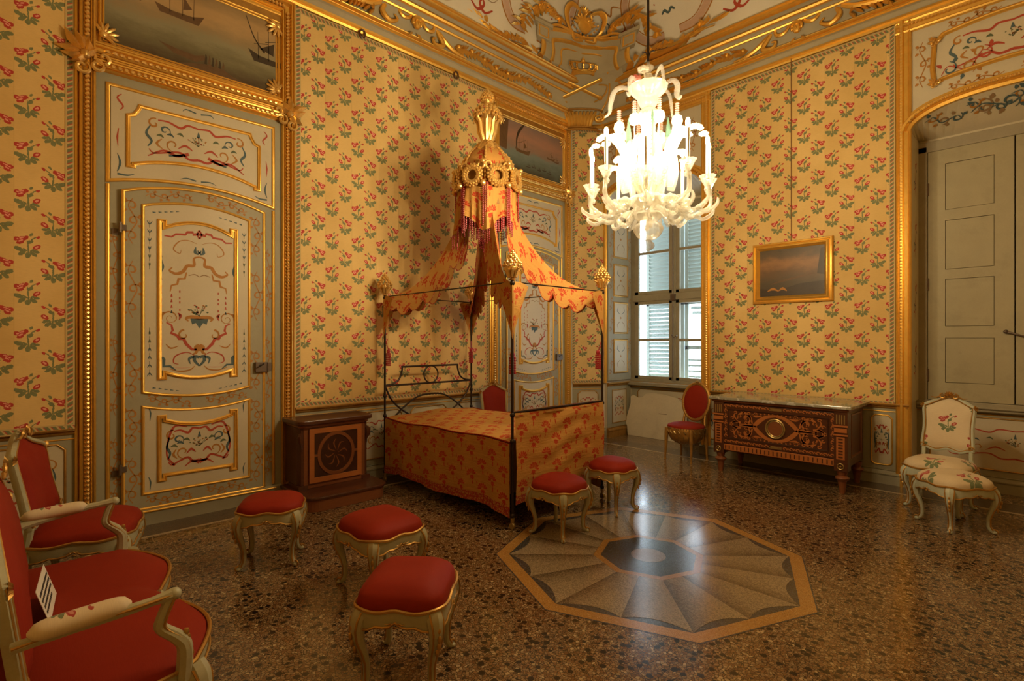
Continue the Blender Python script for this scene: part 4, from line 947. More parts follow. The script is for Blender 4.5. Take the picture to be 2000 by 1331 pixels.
for sx in (-1, 1):
    a, b = (Wx0+.1, -.01) if sx < 0 else (.01, Wx1-.1)
    fr = MB(); y0, y1 = .32, .365
    for q in (a, b-.06): fr.box(q, q+.06, y0, y1, .9, 3.95)
    rails = [.9, 1.02, 2.30, 2.40, 3.85] if sx < 0 else [.9, 1.62, 2.30, 2.40, 3.85]
    for z in (.9, 2.27, 3.87): fr.box(a, b, y0, y1, z, z+.08)
    if sx > 0: fr.box(a, b, y0, y1, 1.50, 1.56)
    sh = fr.build('shutter', M['louvre'], win, False)
    z = 1.02
    sl = None
    while z < 3.84:
        tilt = .031 if z > 2.3 else .027
        skip = (2.25 < z < 2.36) or (sx > 0 and z < 2.25)
        if not skip:
            if sl is None or (abs(tilt-sl[1]) > 1e-6):
                m_ = MB(); w = b-a-.12; m_.add([(0, -.025, tilt), (w, -.025, tilt), (w, .025, -tilt), (0, .025, -tilt), (0, -.025, tilt+.008), (w, -.025, tilt+.008), (w, .025, -tilt+.008), (0, .025, -tilt+.008)], [(0,1,5,4),(1,2,6,5),(2,3,7,6),(3,0,4,7),(4,5,6,7),(3,2,1,0)])
                s_ = m_.build('slat', M['louvre'], sh, False, loc=(a+.06, .342, z)); sl = (s_, tilt)
            else:
                s_ = sl[0].copy(); COL.objects.link(s_); s_.location = (a+.06, .342, z)
        z += .066 if z > 2.3 else .072
    if sx > 0:   # lower flap pushed outwards on its hinges
        m_ = MB(); w = b-a-.12
        for k in range(2):
            m_ = MB(); m_.box(0, w, -.004, .004, 0, .05); s_ = m_.build('slat', M['louvre'], sh, False, loc=(a+.06, .40+.05*k, 2.22-.085*k-.03), rot=(radians(-28), 0, 0))
        for k in range(4): MB().box(0, w, -.004, .004, 0, .028).build('slat', M['louvre'], sh, False, loc=(a+.06, .342, 1.02+.095*k), rot=(radians(-25), 0, 0))
# ---------------------------------------------------------------- closed inner shutters in the right niche
w2 = empty('window_2', ((N2[0]+N2[1])/2, YN2, 0)); tag(w2, 'closed grey-green panelled wooden shutters filling the niche', kind='structure')
Hx = (N2[1]-N2[0])/2
MB().box(-Hx-.03, Hx+.03, .03, .06, .85, 3.95).build('light_stop_board', M['shutter'], w2, False)  # unseen board added behind the leaves to block sky light through their gaps
mb = MB(); mb.box(-Hx, -Hx+.10, -.07, .0, .93, 3.90); mb.box(Hx-.10, Hx, -.07, 0, .93, 3.9); mb.box(-Hx, Hx, -.07, 0, 3.83, 3.95); mb.box(-Hx, Hx, -.09, 0, .90, .965); mb.mold([(-Hx, .86), (Hx, .86)], RAIL, y0=-.06); mb.build('frame', M['sash'], w2, False, bevel=.008)
for sx in (-1, 1):
    a, b = (-Hx+.105, -.006) if sx < 0 else (.006, Hx-.105)
    mb = MB(); pz = [(1.17, 1.68), (1.81, 2.35), (2.46, 3.02), (3.14, 3.67)]; st = .155
    mb.box(a, a+st, -.05, -.005, .97, 3.83); mb.box(b-st, b, -.05, -.005, .97, 3.83)
    zz = [.97] + [q for p_ in pz for q in p_] + [3.83]
    for i in range(0, len(zz), 2): mb.box(a+st, b-st, -.05, -.005, zz[i], zz[i+1])
    sh = mb.build('shutter_leaf', M['shutter'], w2, False)
    for p0, p1 in pz: MB().box(a+st+.004, b-st-.004, -.044, -.01, p0+.004, p1-.004).build('shutter_panel', M['shutter'], sh, False, bevel=.003)
    for z in (1.25, 2.3, 3.4):
        h = MB(); xh = a if sx < 0 else b; h.tube([(xh, -.06, z-.07), (xh, -.06, z+.07)], .012); h.build('hinge', M['lock'], sh)
mb = MB(); mb.tube([(-.075, -.065, 1.74), (-.03, -.085, 1.73), (.05, -.09, 1.70), (.10, -.085, 1.69)], [.016, .012, .01, .01]); mb.ell((-.07, -.075, 1.745), .022); mb.build('handle', M['lock'], w2)

# ---------------------------------------------------------------- carved frieze ornaments of the cornice
def carve_wall(name, loc, rz, cx, sgn, label):
    """rocaille cartouche with a mask and trailing leaf garlands on the frieze; sgn = direction of the long garland"""
    o = empty(name, (loc[0], loc[1], 5.47), rz); tag(o, label, kind='structure')
    c = MB(); z0 = 0.0; y = -.14
    def T(pts, r, dy=0): c.tube([(cx+sgn*p[0], y-.02+dy, z0+p[1]) for p in smooth(pts, 6)], r, 7)
    T([(-1.25, .02), (-.95, .04), (-.62, .10), (-.42, .21), (-.3, .22)], [.012, .03, .036, .02])
    T([(-.42, .19), (-.46, .07), (-.36, .0), (-.26, .05), (-.30, .10)], [.03, .034, .02, .01])
    T([(-.30, .22), (-.2, .12), (-.10, .14), (-.05, .24), (.04, .22)], [.02, .024, .022, .016], -.02)
    T([(.05, .22), (.14, .10), (.24, .10), (.27, .19), (.34, .20)], [.016, .024, .022, .014], -.02)
    T([(.28, .20), (.36, .10), (.42, .0), (.30, -.03), (.26, .03), (.31, .05)], [.028, .034, .022, .01])
    T([(.32, .17), (.45, .06), (.62, -.01), (.80, -.02)], [.02, .034, .024, .008])
    c.ell((cx, y-.05, z0+.09), (.05, .045, .065)); c.ell((cx, y-.06, z0+.15), (.07, .05, .03)); c.ell((cx, y-.09, z0+.085), (.012, .02, .022))
    for s2 in (-1, 1): c.ell((cx+s2*.055, y-.05, z0+.11), (.022, .03, .045)); leaf(c, (cx+s2*.03, z0+.0), -pi/2+s2*.8, .11, .03, .04, 0, 0, y)
    c.build('cartouche_scrolls', M['gold'], o)
    g = MB(); r = random.Random(4); n = 34
    for k in range(n):
        t = k/n; x = cx + sgn*(.62+1.9*t); z = .075 + .035*sin(t*11); L_ = .13*(1-.35*t)
        for s2 in (-1, 1): leaf(g, (x, z), (pi if sgn < 0 else 0) + s2*sgn*r.uniform(.35, .85) , L_, L_*.36, .07, 0, s2*.25, y+.02)
        if k % 4 == 1: g.ell((x, y-.02, z), (.03, .03, .03))
    g.build('leaf_garland', M['gold'], o); 
    g = MB()
    for k in range(14):
        t = k/14; x = cx - sgn*(.55+.75*t); z = .05+.03*sin(t*9)
        for s2 in (-1, 1): leaf(g, (x, z), (0 if sgn < 0 else pi) + s2*r.uniform(.35, .8), .13*(1-.4*t), .045, .07, 0, s2*.25, y+.02)
    g.build('leaf_spray', M['gold'], o)
    return o
carve_wall('trim_10', (XL, 0), pi/2, 3.62, 1, 'gilded rocaille scrolls and leaves on the cornice above the bed')
carve_wall('trim_11', (0, YR), 0, -2.25, -1, 'gilded rocaille scrolls and leaves on the cornice above the commode')

# corner cartouche with the crown
cc = empty('trim_12', (-5.355, 6.885, 0), pi/4); tag(cc, 'grey and gilded corner cartouche with a crown and crossed batons below the ceiling', kind='structure')
def YF(z):
    if z < 5.84: return .12 - .50*max(0, (z-5.27)/.57)**1.2
    a = math.asin(min(1, (z-5.84)/1.25)); return -(.34 + 1.5*(1-cos(a))) - .05
def WRAP(x, z):
    if z < 5.84: return 0.0
    d_ = -YF(z); return -max(0.0, abs(x) - max(0.0, (.707-.828*d_)/2))*.85
def ZS(z): return z if z < 5.3 else 5.3+(z-5.3)*.74
def cb(mb, name, mat, **k): return mb.map(lambda p: (p.x*1.22-.14, p.y+YF(ZS(p.z))+WRAP(p.x*1.22-.14, ZS(p.z)), ZS(p.z))).build(name, mat, cc, **k)
half_out = smooth([(-1.05, 5.80), (-.75, 5.83), (-.58, 5.90), (-.47, 6.05), (-.44, 6.26), (-.45, 6.42), (-.40, 6.50), (-.2, 6.585), (0, 6.61)], 6)
out = half_out + [(-a, b) for a, b in reversed(half_out[:-1])]
def pan(outline, zlow):
    """panel filled in horizontal slices under an outline"""
    m_ = MB(); rows = list(outline)
    vs = []; fs = []
    for a, b in rows: vs += [(a, 0, b), (a*.5, 0, b), (0, 0, b), (-a*.5, 0, b), (-a, 0, b)]
    for i in range(len(rows)-1):
        for k in range(4): fs.append((i*5+k, i*5+k+1, i*5+k+6, i*5+k+5))
    return m_.add(vs, fs)
lowh = [(-.30, 5.27), (-.33, 5.45), (-.45, 5.62), (-.62, 5.74), (-.75, 5.83)]
m_ = pan([(-a if False else a, b) for a, b in lowh] + [(-.58, 5.90), (-.47, 6.05), (-.44, 6.26), (-.45, 6.42), (-.40, 6.50), (-.2, 6.585), (-.02, 6.61)] * 1, 0)
cb(m_, 'panel', M['cornice'])
m_ = MB(); m_.mold(list(reversed(out)), [(-.11, 0), (-.10, .06), (-.07, .075), (-.05, .05)], y0=0); cb(m_, 'outer_moulding', M['gold'])
m_ = MB(); m_.mold(list(reversed(out)), [(-.055, 0), (-.05, .05), (.0, .045), (.03, .03)], y0=0); cb(m_, 'grey_moulding', M['cornice'])
m_ = MB(); m_.mold(list(reversed(out)), [(.025, 0), (.03, .04), (.05, .05), (.065, .03), (.07, 0)], y0=0); cb(m_, 'inner_moulding', M['gold'])
m_ = MB(); hl = smooth([(-.27, 5.44), (-.36, 5.68), (-.36, 5.9), (-.29, 6.12), (-.29, 6.34), (-.2, 6.42), (0, 6.45)], 5); pl_ = hl + [(-a, b) for a, b in reversed(hl[:-1])]
m_.mold(list(reversed(pl_)), half(.022, .02)); cb(m_, 'panel_fillet', M['gold'])
cr = MB()
cr.tube([(.13*cos(a), -.05-.06*sin(a), 6.02) for a in [pi*i/12 for i in range(13)]], .022); cr.tube([(.14*cos(a), -.05-.06*sin(a), 6.06) for a in [pi*i/12 for i in range(13)]], .014)
for k in range(7):
    a = pi*k/6; x = .14*cos(a); yy = -.05-.06*sin(a)
    cr.tube([(x, yy, 6.05), (x*1.25, yy-.02, 6.12), (x*1.1, yy-.01, 6.19), (0, -.06, 6.25)], [.014, .012, .010, .008], 5)
    for q in range(3): cr.ell((x*1.28, yy-.025, 6.10+.03*q), .016, None, 6, 4)
cr.ell((0, -.06, 6.27), .03); cr.box(-.008, .008, -.07, -.05, 6.27, 6.34); cr.box(-.024, .024, -.07, -.05, 6.30, 6.315); cb(cr, 'crown', M['gold'])
cr = MB()
for s2 in (-1, 1):
    cr.tube([(-s2*.24, -.05-.02*(s2 > 0), 5.68), (s2*.22, -.05-.02*(s2 > 0), 5.93)], [.024, .016, .016, .022], 8); cr.ell((s2*.23, -.05, 5.94), .03); cr.ell((-s2*.25, -.05, 5.675), .036)
    pts = smooth([(s2*.18, 5.62), (s2*.30, 5.72), (s2*.33, 5.86), (s2*.22, 5.88)], 5); cr.tube([(a, -.035, b) for a, b in pts], .011, 6)
cb(cr, 'crossed_batons', M['gold'])
cp = MB()
for k in range(-4, 5):
    x = k*.045; cp.tube([(x*.8, -.04, 5.20), (x*.85, -.09, 5.28), (x, -.10, 5.37), (x*1.15, -.14, 5.43)], [.02, .026, .026, .016], 6)
for s2 in (-1, 1): cp.tube([(p[0], -.07, p[1]) for p in spiral(s2*.26, 5.34, .075, .015, pi/2, pi/2-s2*3.2*pi, 24)], [.016, .022, .014], 6)
cb(cp, 'capital', M['gold'])
cp = MB()
for z, w, h in ((5.14, .27, .03), (5.18, .24, .02), (5.47, .30, .022)): cp.tube([(w*cos(a), -.02-.12*sin(a)*1.0, z) for a in [pi*i/14 for i in range(15)]], h*.7, 6)
cb(cp, 'capital_moulding', M['gold_old'])
sh = MB(); zc = 6.86
for s2 in (-1, 1):
    pts = smooth([(s2*.11, 6.66), (s2*.20, 6.74), (s2*.245, 6.92), (s2*.18, 7.04), (s2*.08, 7.02), (s2*.09, 6.96)], 6); sh.tube([(a, -.05, b) for a, b in pts], [.018, .03, .024, .012], 7)
    pts = smooth([(s2*.02, 6.64), (s2*.13, 6.60), (s2*.16, 6.68), (s2*.34, 6.68), (s2*.44, 6.60)], 6); sh.tube([(a, -.06, b) for a, b in pts], [.02, .026, .02, .014], 7)
for k in range(9):
    a = pi*(.5) + (k-4)*.36; sh.ell((.075*cos(a), -.05, zc-.01+.085*sin(a)), (.075, .03, .026), Matrix.Rotation(-a, 3, 'Y'), 6, 4)
sh.ell((0, -.06, zc-.02), (.09, .04, .10)); 
for k in range(5): a = pi/2+(k-2)*.3; leaf(sh, (0, 7.0), a, .12, .04, .03)
for k in range(11):
    a = pi+.15+k*(pi-.3)/10; sh.ell((.17*cos(a), -.05, zc+.03+.2*sin(a)*.85), .016, None, 6, 4)
cb(sh, 'shell_crest', M['gold'])
for s2 in (-1, 1):
    m_ = MB(); m_.box(s2*.52-.08, s2*.52+.08, -.10, .02, 6.34, 6.56); m_.box(s2*.52-.11, s2*.52+.11, -.12, .02, 6.55, 6.60); cb(m_, 'pedestal', M['cornice'], smooth=False)
    m_ = MB(); m_.mold(rect(s2*.52-.055, s2*.52+.055, 6.37, 6.52), half(.016, .014), True, -.10); cb(m_, 'pedestal_fillet', M['gold'])
    m_ = MB(); r = random.Random(5)
    for k in range(20):
        t = k/19; x = s2*(.30+.50*t); z = 6.80+.14*sin(t*pi)-.38*t*t
        for q in range(2): leaf(m_, (x, z), -pi/2 + s2*r.uniform(-.3, 1.3) + (q-.5)*1.1, .13, .05, .06, 0, r.uniform(-.3, .3), -.03)
    cb(m_, 'leaf_spray', M['gold'])
    m_ = MB()
    for k in range(22):
        t = k/21; x = s2*(.60+.75*t); z = 6.03 + .12*t + .05*sin(t*9)
        leaf(m_, (x, z), (0 if s2 > 0 else pi) + r.uniform(.2, 1.6)*s2, .15, .06, .07, 0, r.uniform(-.4, .4), -.03)
    m_.tube([(s2*(.60+.75*t), -.05, 6.00+.10*t+.04*sin(t*9)) for t in [i/10 for i in range(11)]], [.02, .024, .01], 6)
    cb(m_, 'cornice_leaves', M['gold'])

# painted grotesques on the cove (part of the ceiling)
def coveart(wall, s0, s1, flip):
    p = MB()
    # s runs along the wall; flip mirrors so that both coves frame the corner alike
    X = lambda q: s0 + (s1-s0)*q
    for c in (.25, .66):
        cx = X(c); 
        for sg in (-1, 1):
            p.stroke([(cx+sg*.12, .30), (cx+sg*.40, .34), (cx+sg*.62, .62), (cx+sg*.60, .95), (cx+sg*.40, 1.15)], [.10, .10, .07], 0, 4, 8)
            p.stroke([(cx+sg*.12, .25), (cx+sg*.43, .28), (cx+sg*.69, .60), (cx+sg*.66, .97), (cx+sg*.44, 1.2)], .02, .0005, 2, 8)
            p.stroke([(cx+sg*.12, .36), (cx+sg*.37, .40), (cx+sg*.55, .64), (cx+sg*.54, .93), (cx+sg*.36, 1.1)], .014, .0005, 2, 8)
            p.stroke([(cx+sg*.75, .30), (cx+sg*.88, .22), (cx+sg*.98, .32), (cx+sg*.90, .42)], [.02, .045, .01], 0, 0, 5)
            p.stroke([(cx+sg*.92, .55), (cx+sg*1.0, .68), (cx+sg*.95, .82), (cx+sg*1.06, .92)], [.01, .05, .02, .005], 0, 1, 5)
            p.stroke(spiral(cx+sg*.82, .50, .12, .03, 0, sg*2.4*pi), [.006, .014, .006], 0, 5, 0)
            p.stroke([(cx+sg*.10, .12), (cx+sg*.25, .16), (cx+sg*.33, .10), (cx+sg*.47, .15)], [.012, .05, .03, .008], 0, 2, 5)
        p.stroke([(cx-.10, .60), (cx-.05, .64), (cx, .59), (cx+.05, .64), (cx+.10, .60)], [.02, .04, .03, .04, .02], 0, 1, 4)
        bouquet(p, cx, .78, .2, .0005, int(c*10))
        vine(p, (cx-.5, 1.35), (cx+.5, 1.35), .15, 4, [2, 0, 1], 0, .02, 5)
        for k in range(8): a = pi*(k+.5)/8; p.stroke([(cx+.30*cos(a), .60+.2*sin(a)), (cx+.33*cos(a), .60+.22*sin(a))], .016, 0, 0, 0)
    for c in (.455, .06, .9):
        cx = X(c)
        for sg in (-1, 1): p.stroke([(cx, .42), (cx+sg*.06, .60), (cx+sg*.16, .66), (cx+sg*.12, .85)], [.006, .035, .02, .004], 0, 0 if sg > 0 else 1, 5)
        p.stroke([(cx-.2, .95), (cx-.08, 1.02), (cx, .92), (cx+.08, 1.02), (cx+.2, .95)], [.008, .022, .03, .022, .008], 0, 2, 5)
    p.map(lambda q: cove_pt(wall, q.x, q.z, .006+q.y*3)); p.build('painted_grotesque', PAINTS, ceiling, False)
coveart('L', 6.6, 2.0, 1); coveart('R', -5.0, -.4, 1)
# cornice hooks with rings
for k, (y_, z_) in enumerate(((2.955, 5.20), (4.33, 5.20))):
    m_ = MB(); m_.tube([(.035*cos(a), 0, .045*sin(a)) for a in [2*pi*i/16 for i in range(16)]], .011, 6, closed=True)
    o = m_.build('wall_ring', M['w_dark'], loc=(XL+.06, y_, z_+.03), rot=pi/2); tag(o, ('dark ring on the silk edge nearer the painted door surround', 'dark ring on the silk edge nearer the gilded bed dome')[k], 'ring', 'rings at the top of the silk hanging')
# ---------------------------------------------------------------- canopy bed (foot at -y)
bed = empty('canopy_bed', (-4.36, 3.80, 0), pi/2)
tag(bed, 'iron canopy bed with ochre and red brocade cover, gilded dome and scalloped drapes', 'bed')
BX, BF, BH, BT = .65, -1.08, 1.07, 2.16
def bouquet_finial(s_):
    m_ = MB(); m_.lathe([(.012, 0), (.03, .01), (.016, .025), (.022, .04), (.034, .07), (.05, .10), (.046, .12), (.02, .13)], 10)
    for k in range(8):
        a = 2*pi*k/8; pts = [(.03*cos(a), .03*sin(a), .03), (.045*cos(a), .045*sin(a), .08), (.075*cos(a), .075*sin(a), .105), (.072*cos(a), .072*sin(a), .085)]
        m_.tube(pts, [.012, .016, .010, .006], 5)
    for lv, (r_, z, n) in enumerate([(.074, .125, 12), (.066, .15, 11), (.05, .17, 9), (.036, .19, 7), (.022, .208, 5), (.0, .225, 1), (.03, .205, 6), (.016, .225, 4), (0, .245, 1)]):
        for k in range(n):
            a = 2*pi*k/n + lv*.4; m_.ell((r_*cos(a), r_*sin(a), z), .0135, None, 6, 4)
    m_.v = [(a*s_, b*s_, c*s_) for a, b, c in m_.v]; return m_
fin = None
for x, y in ((-BX, BF), (BX, BF), (-BX, BH), (BX, BH)):
    m_ = MB(); m_.tube([(0, 0, .07), (0, 0, BT+.02)], .0125, 10)
    for z in (.12, .77, 1.0, BT-.01): m_.lathe([(.0125, -.02), (.02, -.012), (.022, 0), (.02, .012), (.0125, .02)], 10, (0, 0, z))
    post = m_.build('post', M['iron'], bed, loc=(x, y, 0))
    c = MB(); c.lathe([(.008, .12), (.02, .115), (.016, .06)], 8); c.lathe([(.006, -.012), (.028, -.012), (.032, 0), (.028, .012), (.006, .012)], 14)
    c.map(lambda p: p if p.z > .055 else Vector((p.z, p.x, p.y + .032))); c.build('caster', M['brass'], post)
    if fin is None: fin = bouquet_finial(1.05).build('finial', M['gold_pale'], post, loc=(0, 0, BT+.01))
    else:
        f = fin.copy(); COL.objects.link(f); f.parent = post
for p0, p1 in (((-BX, BF), (BX, BF)), ((BX, BF), (BX, BH)), ((BX, BH), (-BX, BH)), ((-BX, BH), (-BX, BF))):
    MB().tube([(p0[0], p0[1], BT), (p1[0], p1[1], BT)], .006, 6).build('canopy_rail', M['iron'], bed)
h = MB(); Y = BH
def hb(pts, r=.011, sm=6): h.tube([(a, Y, b) for a, b in (smooth(pts, sm) if sm else pts)], r, 7)
hb([(-BX, 1.12), (BX, 1.12)], .012, 0); hb([(-.42, 1.335), (.42, 1.335)], .012, 0)
for s2 in (-1, 1):
    hb([(s2*.42, 1.345), (s2*.42, 1.29), (s2*.46, 1.19), (s2*.54, 1.14), (s2*.64, 1.125)]); hb([(s2*.64, 1.10), (s2*.56, .95), (s2*.42, .82), (s2*.22, .70)])
h.tube([(.105*cos(a), Y, 1.228+.105*sin(a)) for a in [2*pi*i/28 for i in range(28)]], .009, 7, closed=True)
hb([(-.55, .72), (-.38, .86), (-.2, .96), (0, .985), (.2, .96), (.38, .86), (.55, .72)])
h.build('headboard', M['iron'], bed)
# coverlet: top, side drops, edge piping
r = random.Random(3)
def topz(x, y): return .775 + .012*sin(x*4+1)*sin(y*2.3) + .008*sin(x*9+y*7) - .02*(abs(x)/BX)**6
cov = MB(); cov.grid(lambda u, v: (-BX+.01+(2*BX-.02)*u, BF+.03+(BH-BF-.06)*v, topz(-BX+2*BX*u, BF+2.1*v)), 20, 30, 0, lambda u, v: (u*1.3, v*2.1))
cov = cov.build('coverlet', M['bedcloth'], bed)
for s2 in (-1, 1):
    def drop(u, v, s2=s2):
        y = BF+.02+(BH-BF-.05)*u; zt = topz(s2*BX, y)-.01; zb = .10 + .025*sin(u*9) + .035*max(0, sin(u*3.1))*(u < .9)
        x = s2*(BX-.005 + .02*sin(pi*v*.5)*1 + .012*sin(u*26)*(1-v) + .006*sin(u*61+2)*(1-v) + .03*(1-v)**2*.4)
        return (x, y, zb + (zt-zb)*v)
    d = MB(); d.grid(drop, 60, 14, 0, lambda u, v: (u*2.1, v*.68), flip=(s2 > 0)); d = d.build('side_drop', M['bedcloth'], bed)
    m_ = MB(); m_.tube([(lambda q: (s2*(BX+.004), q[1], topz(s2*BX, q[1])-.002))(drop(i/30, 1)) for i in range(31)], .008, 6); m_.build('edge_piping', M['velvet'], d)
    m_ = MB(); m_.grid(lambda u, v: (lambda q: (q[0]+s2*.006, q[1], q[2]))(drop(u, v*.14)), 60, 2, 0, None, flip=(s2 > 0)); m_.build('hem_band', M['hem'], d)
MB().box(-BX+.02, BX-.02, BF+.05, BH-.04, .30, .74).build('mattress', M['lining'], bed, False)
# foot cloth hung on a rail
def foot(u, v):
    x = -BX+.02 + (2*BX-.03)*u; zt = 1.015 - .012*sin(pi*u); zb = .215 + .03*u + .012*sin(u*11)
    wr_ = .012*sin(v*24+sin(u*7)*2)*sin(pi*u)**1.2*(v**.5) + .008*sin(u*17+v*5)
    return (x, BF-.018-wr_*.8-.01*sin(pi*v), zb+(zt-zb)*v)
m_ = MB(); m_.grid(foot, 40, 36, 0, lambda u, v: (u*1.27, v*.80)); fc = m_.build('foot_cloth', M['bedcloth'], bed)
m_ = MB(); m_.grid(lambda u, v: (lambda q: (q[0], q[1]-.004, q[2]))(foot(u, v*.09)), 40, 2); m_.build('hem_band', M['hem'], fc)
m_ = MB(); m_.tube([(-BX, BF, 1.02), (BX, BF, 1.02)], .010, 8); m_.build('foot_rail', M['iron'], bed)
m_ = MB(); m_.grid(lambda u, v: (-BX+.02+(2*BX-.03)*u, BF-.0 + .02*sin(v*pi*2-pi/2)*1.0, .985+.045*(1-abs(2*v-1))), 20, 8, 0, lambda u, v: (u*1.27, v*.12)); m_.build('rail_sleeve', M['bedcloth'], bed)
# drapes from the dome to the posts
def drape(px, py):
    D = Vector((px, py)); L_ = D.length; D.normalize(); lat = Vector((-D.y, D.x)); r0 = .24
    def ridge(t): s_ = r0+(L_-r0)*t; return Vector((D.x*s_, D.y*s_, BT+.01 + .99*(1-t)**2.2))
    o = None
    for s2 in (-1, 1):
        def flap(u, v, s2=s2):
            sc = abs(sin(u*pi*6))**.55; W = (.36*(1-u)**.8+.13)*(.72+.36*sc*v)
            p = ridge(u); w = W*v
            n = lat*s2*w*(.16 + .08*u)
            return (p.x+n.x, p.y+n.y, p.z - w*(.97) + .012*sin(u*20+v*3)*v)
        m_ = MB(); m_.grid(flap, 44, 8, 0, lambda u, v: (u*1.4, .5-v*.4), flip=(s2 < 0))
        f = m_.build('drape', M['bedcloth'], bed)
        m_ = MB(); m_.tube([flap(i/88, 1.0) for i in range(89)], .005, 5); m_.build('drape_edging', M['hem'], f)
    m_ = MB()
    for s2 in (-1, 1):     # pennant hanging from the post on both sides of the corner
        ax = Vector((-math.copysign(1, px), 0, 0)) if s2 < 0 else Vector((0, -math.copysign(1, py), 0))
        m_.grid(lambda u, v: (px + ax.x*.20*u*(v**1.1) + .012*math.copysign(1, px), py + ax.y*.20*u*(v**1.1) + .012*math.copysign(1, py), BT - .50*(1-v) - .03*u*u*(v) + .01*sin(u*3)), 8, 16, 0, lambda u, v: (u*.2, v*.5))
    p_ = m_.build('pennant', M['bedcloth'], bed)
    t = MB(); tx, ty = px + .03*-math.copysign(1, px), py - .03*math.copysign(1, py)
    t.tube([(px, py, BT-.49), (tx, ty, BT-.62)], .005, 5); t.lathe([(.004, 0), (.02, -.012), (.024, -.03), (.016, -.045)], 8, (tx, ty, BT-.61))
    for k in range(9):
        a = 2*pi*k/9
        for q in range(7): t.ell((tx+.024*cos(a), ty+.024*sin(a), BT-.665-.022*q), (.008, .008, .011), None, 5, 4)
    t.build('tassel', M['tassel'], bed)
for px, py in ((-BX, BF), (BX, BF), (-BX, BH), (BX, BH)): drape(px, py)
# dome
dz = 3.30
prof = [(.30, 0), (.31, .08), (.305, .19), (.28, .29), (.23, .375), (.155, .45), (.07, .50), (.035, .52)]
m_ = MB(); m_.grid(lambda u, v: (lambda q: (q[0]*cos(2*pi*u)*(1-.05*abs(sin(4*2*pi*u))), q[0]*sin(2*pi*u)*(1-.05*abs(sin(4*2*pi*u))), dz+q[1]))((lerpl([p[0] for p in prof], v), lerpl([p[1] for p in prof], v))), 48, 14, 0, lambda u, v: (u*1.9, v*.55), cu=False)
dome = m_.build('dome', M['bedcloth'], bed)
m_ = MB()
for k in range(8):
    a = 2*pi*k/8
    m_.tube([(q[0]*cos(a)*1.01, q[0]*sin(a)*1.01, dz+q[1]) for q in prof], .011, 6)
    for j in range(16):
        rr, zz = lerpl([p[0] for p in prof], j/16), lerpl([p[1] for p in prof], j/16); m_.ell((rr*1.04*cos(a), rr*1.04*sin(a), dz+zz), .014, None, 6, 4)
m_.build('gilded_rib', M['gold_pale'], dome)
for k in range(8):
    a = 2*pi*(k+.5)/8 ; m_ = MB(); R3 = .33
    loc = lambda u, w, o: ((R3+o)*cos(a) - u*sin(a), (R3+o)*sin(a) + u*cos(a), 3.38+w)
    m_.tube([loc(.088*cos(t), .088*sin(t), .01) for t in [2*pi*i/20 for i in range(20)]], .024, 7, closed=True)
    for i in range(18):
        t = 2*pi*i/18
        for q, o_ in ((.066, .028), (.088, .036), (.110, .022)): m_.ell(loc(q*cos(t+q*9), q*sin(t+q*9), o_), .018, None, 6, 4)
    for s2 in (-1, 1): m_.tube([loc(s2*.10+.035*cos(t)*s2, .10+.035*sin(t), .012) for t in [-pi/2+1.7*pi*i/12 for i in range(13)]], [.012, .015, .008], 6)
    m_.ell(loc(.125, .135, .02), .026); m_.ell(loc(.125, -.09, .015), (.03, .03, .035))
    m_.build('wreath', M['gold_pale'], dome)
# valance with bead fringe below the wreaths
def val(u, v):
    a = 2*pi*u; lob = .5+.5*cos(4*(a-pi/4)); zb = 2.97 - .17*lob**1.3; zt = 3.34
    rr = .315 + .016*sin(24*a)*(1-v) + .032*sin(8*a+1)*(1-v) + .035*(1-v)*lob - .015*(1-v)
    return (rr*cos(a), rr*sin(a), zb+(zt-zb)*v)
m_ = MB(); m_.grid(val, 120, 12, 0, lambda u, v: (u*1.95, v*.45)); va = m_.build('valance', M['bedcloth'], bed)
m_ = MB()
for k in range(96):
    q = val(k/96, 0); n = 7 + (k % 2)
    for j in range(n): m_.ell((q[0], q[1], q[2]-.012-.019*j), (.0075, .0075, .0095), None, 5, 4)
for k in range(8):
    a = 2*pi*k/8
    for w in (-.02, .0, .02):
        for j in range(22): m_.ell(((.345)*cos(a)-w*sin(a), .345*sin(a)+w*cos(a), 3.30-.021*j), (.009, .009, .0105), None, 5, 4)
m_.build('bead_fringe', M['tassel'], va)['kind'] = 'stuff'
m_ = MB(); m_.lathe([(.24, 3.05), (.295, 3.10), (.295, 3.32)], 24); m_.build('dome_lining', M['lining'], bed)
# crowning finial
m_ = MB(); m_.lathe([(.06, 3.80), (.045, 3.83), (.05, 3.87), (.075, 3.92), (.09, 4.00), (.10, 4.08), (.07, 4.12), (.03, 4.16), (.03, 4.26), (.05, 4.3), (.02, 4.32)], 16)
for k in range(8):
    a = 2*pi*k/8; m_.tube([(.05*cos(a), .05*sin(a), 3.86), (.085*cos(a), .085*sin(a), 3.95), (.10*cos(a), .10*sin(a), 4.05), (.145*cos(a), .145*sin(a), 4.10), (.15*cos(a), .15*sin(a), 4.05)], [.02, .026, .022, .018, .01], 6)
for z, rr, n in ((4.12, .125, 18), (4.15, .135, 20), (4.18, .12, 18), (4.21, .10, 14), (4.30, .05, 10), (4.325, .062, 12), (4.35, .055, 11), (4.375, .04, 9), (4.40, .022, 5), (4.415, 0, 1)):
    for k in range(n): a = 2*pi*k/n + z*31; m_.ell((rr*1.08*cos(a), rr*1.08*sin(a), z), .019, None, 6, 4)
m_.build('crowning_finial', M['gold_pale'], bed)
m_ = MB()
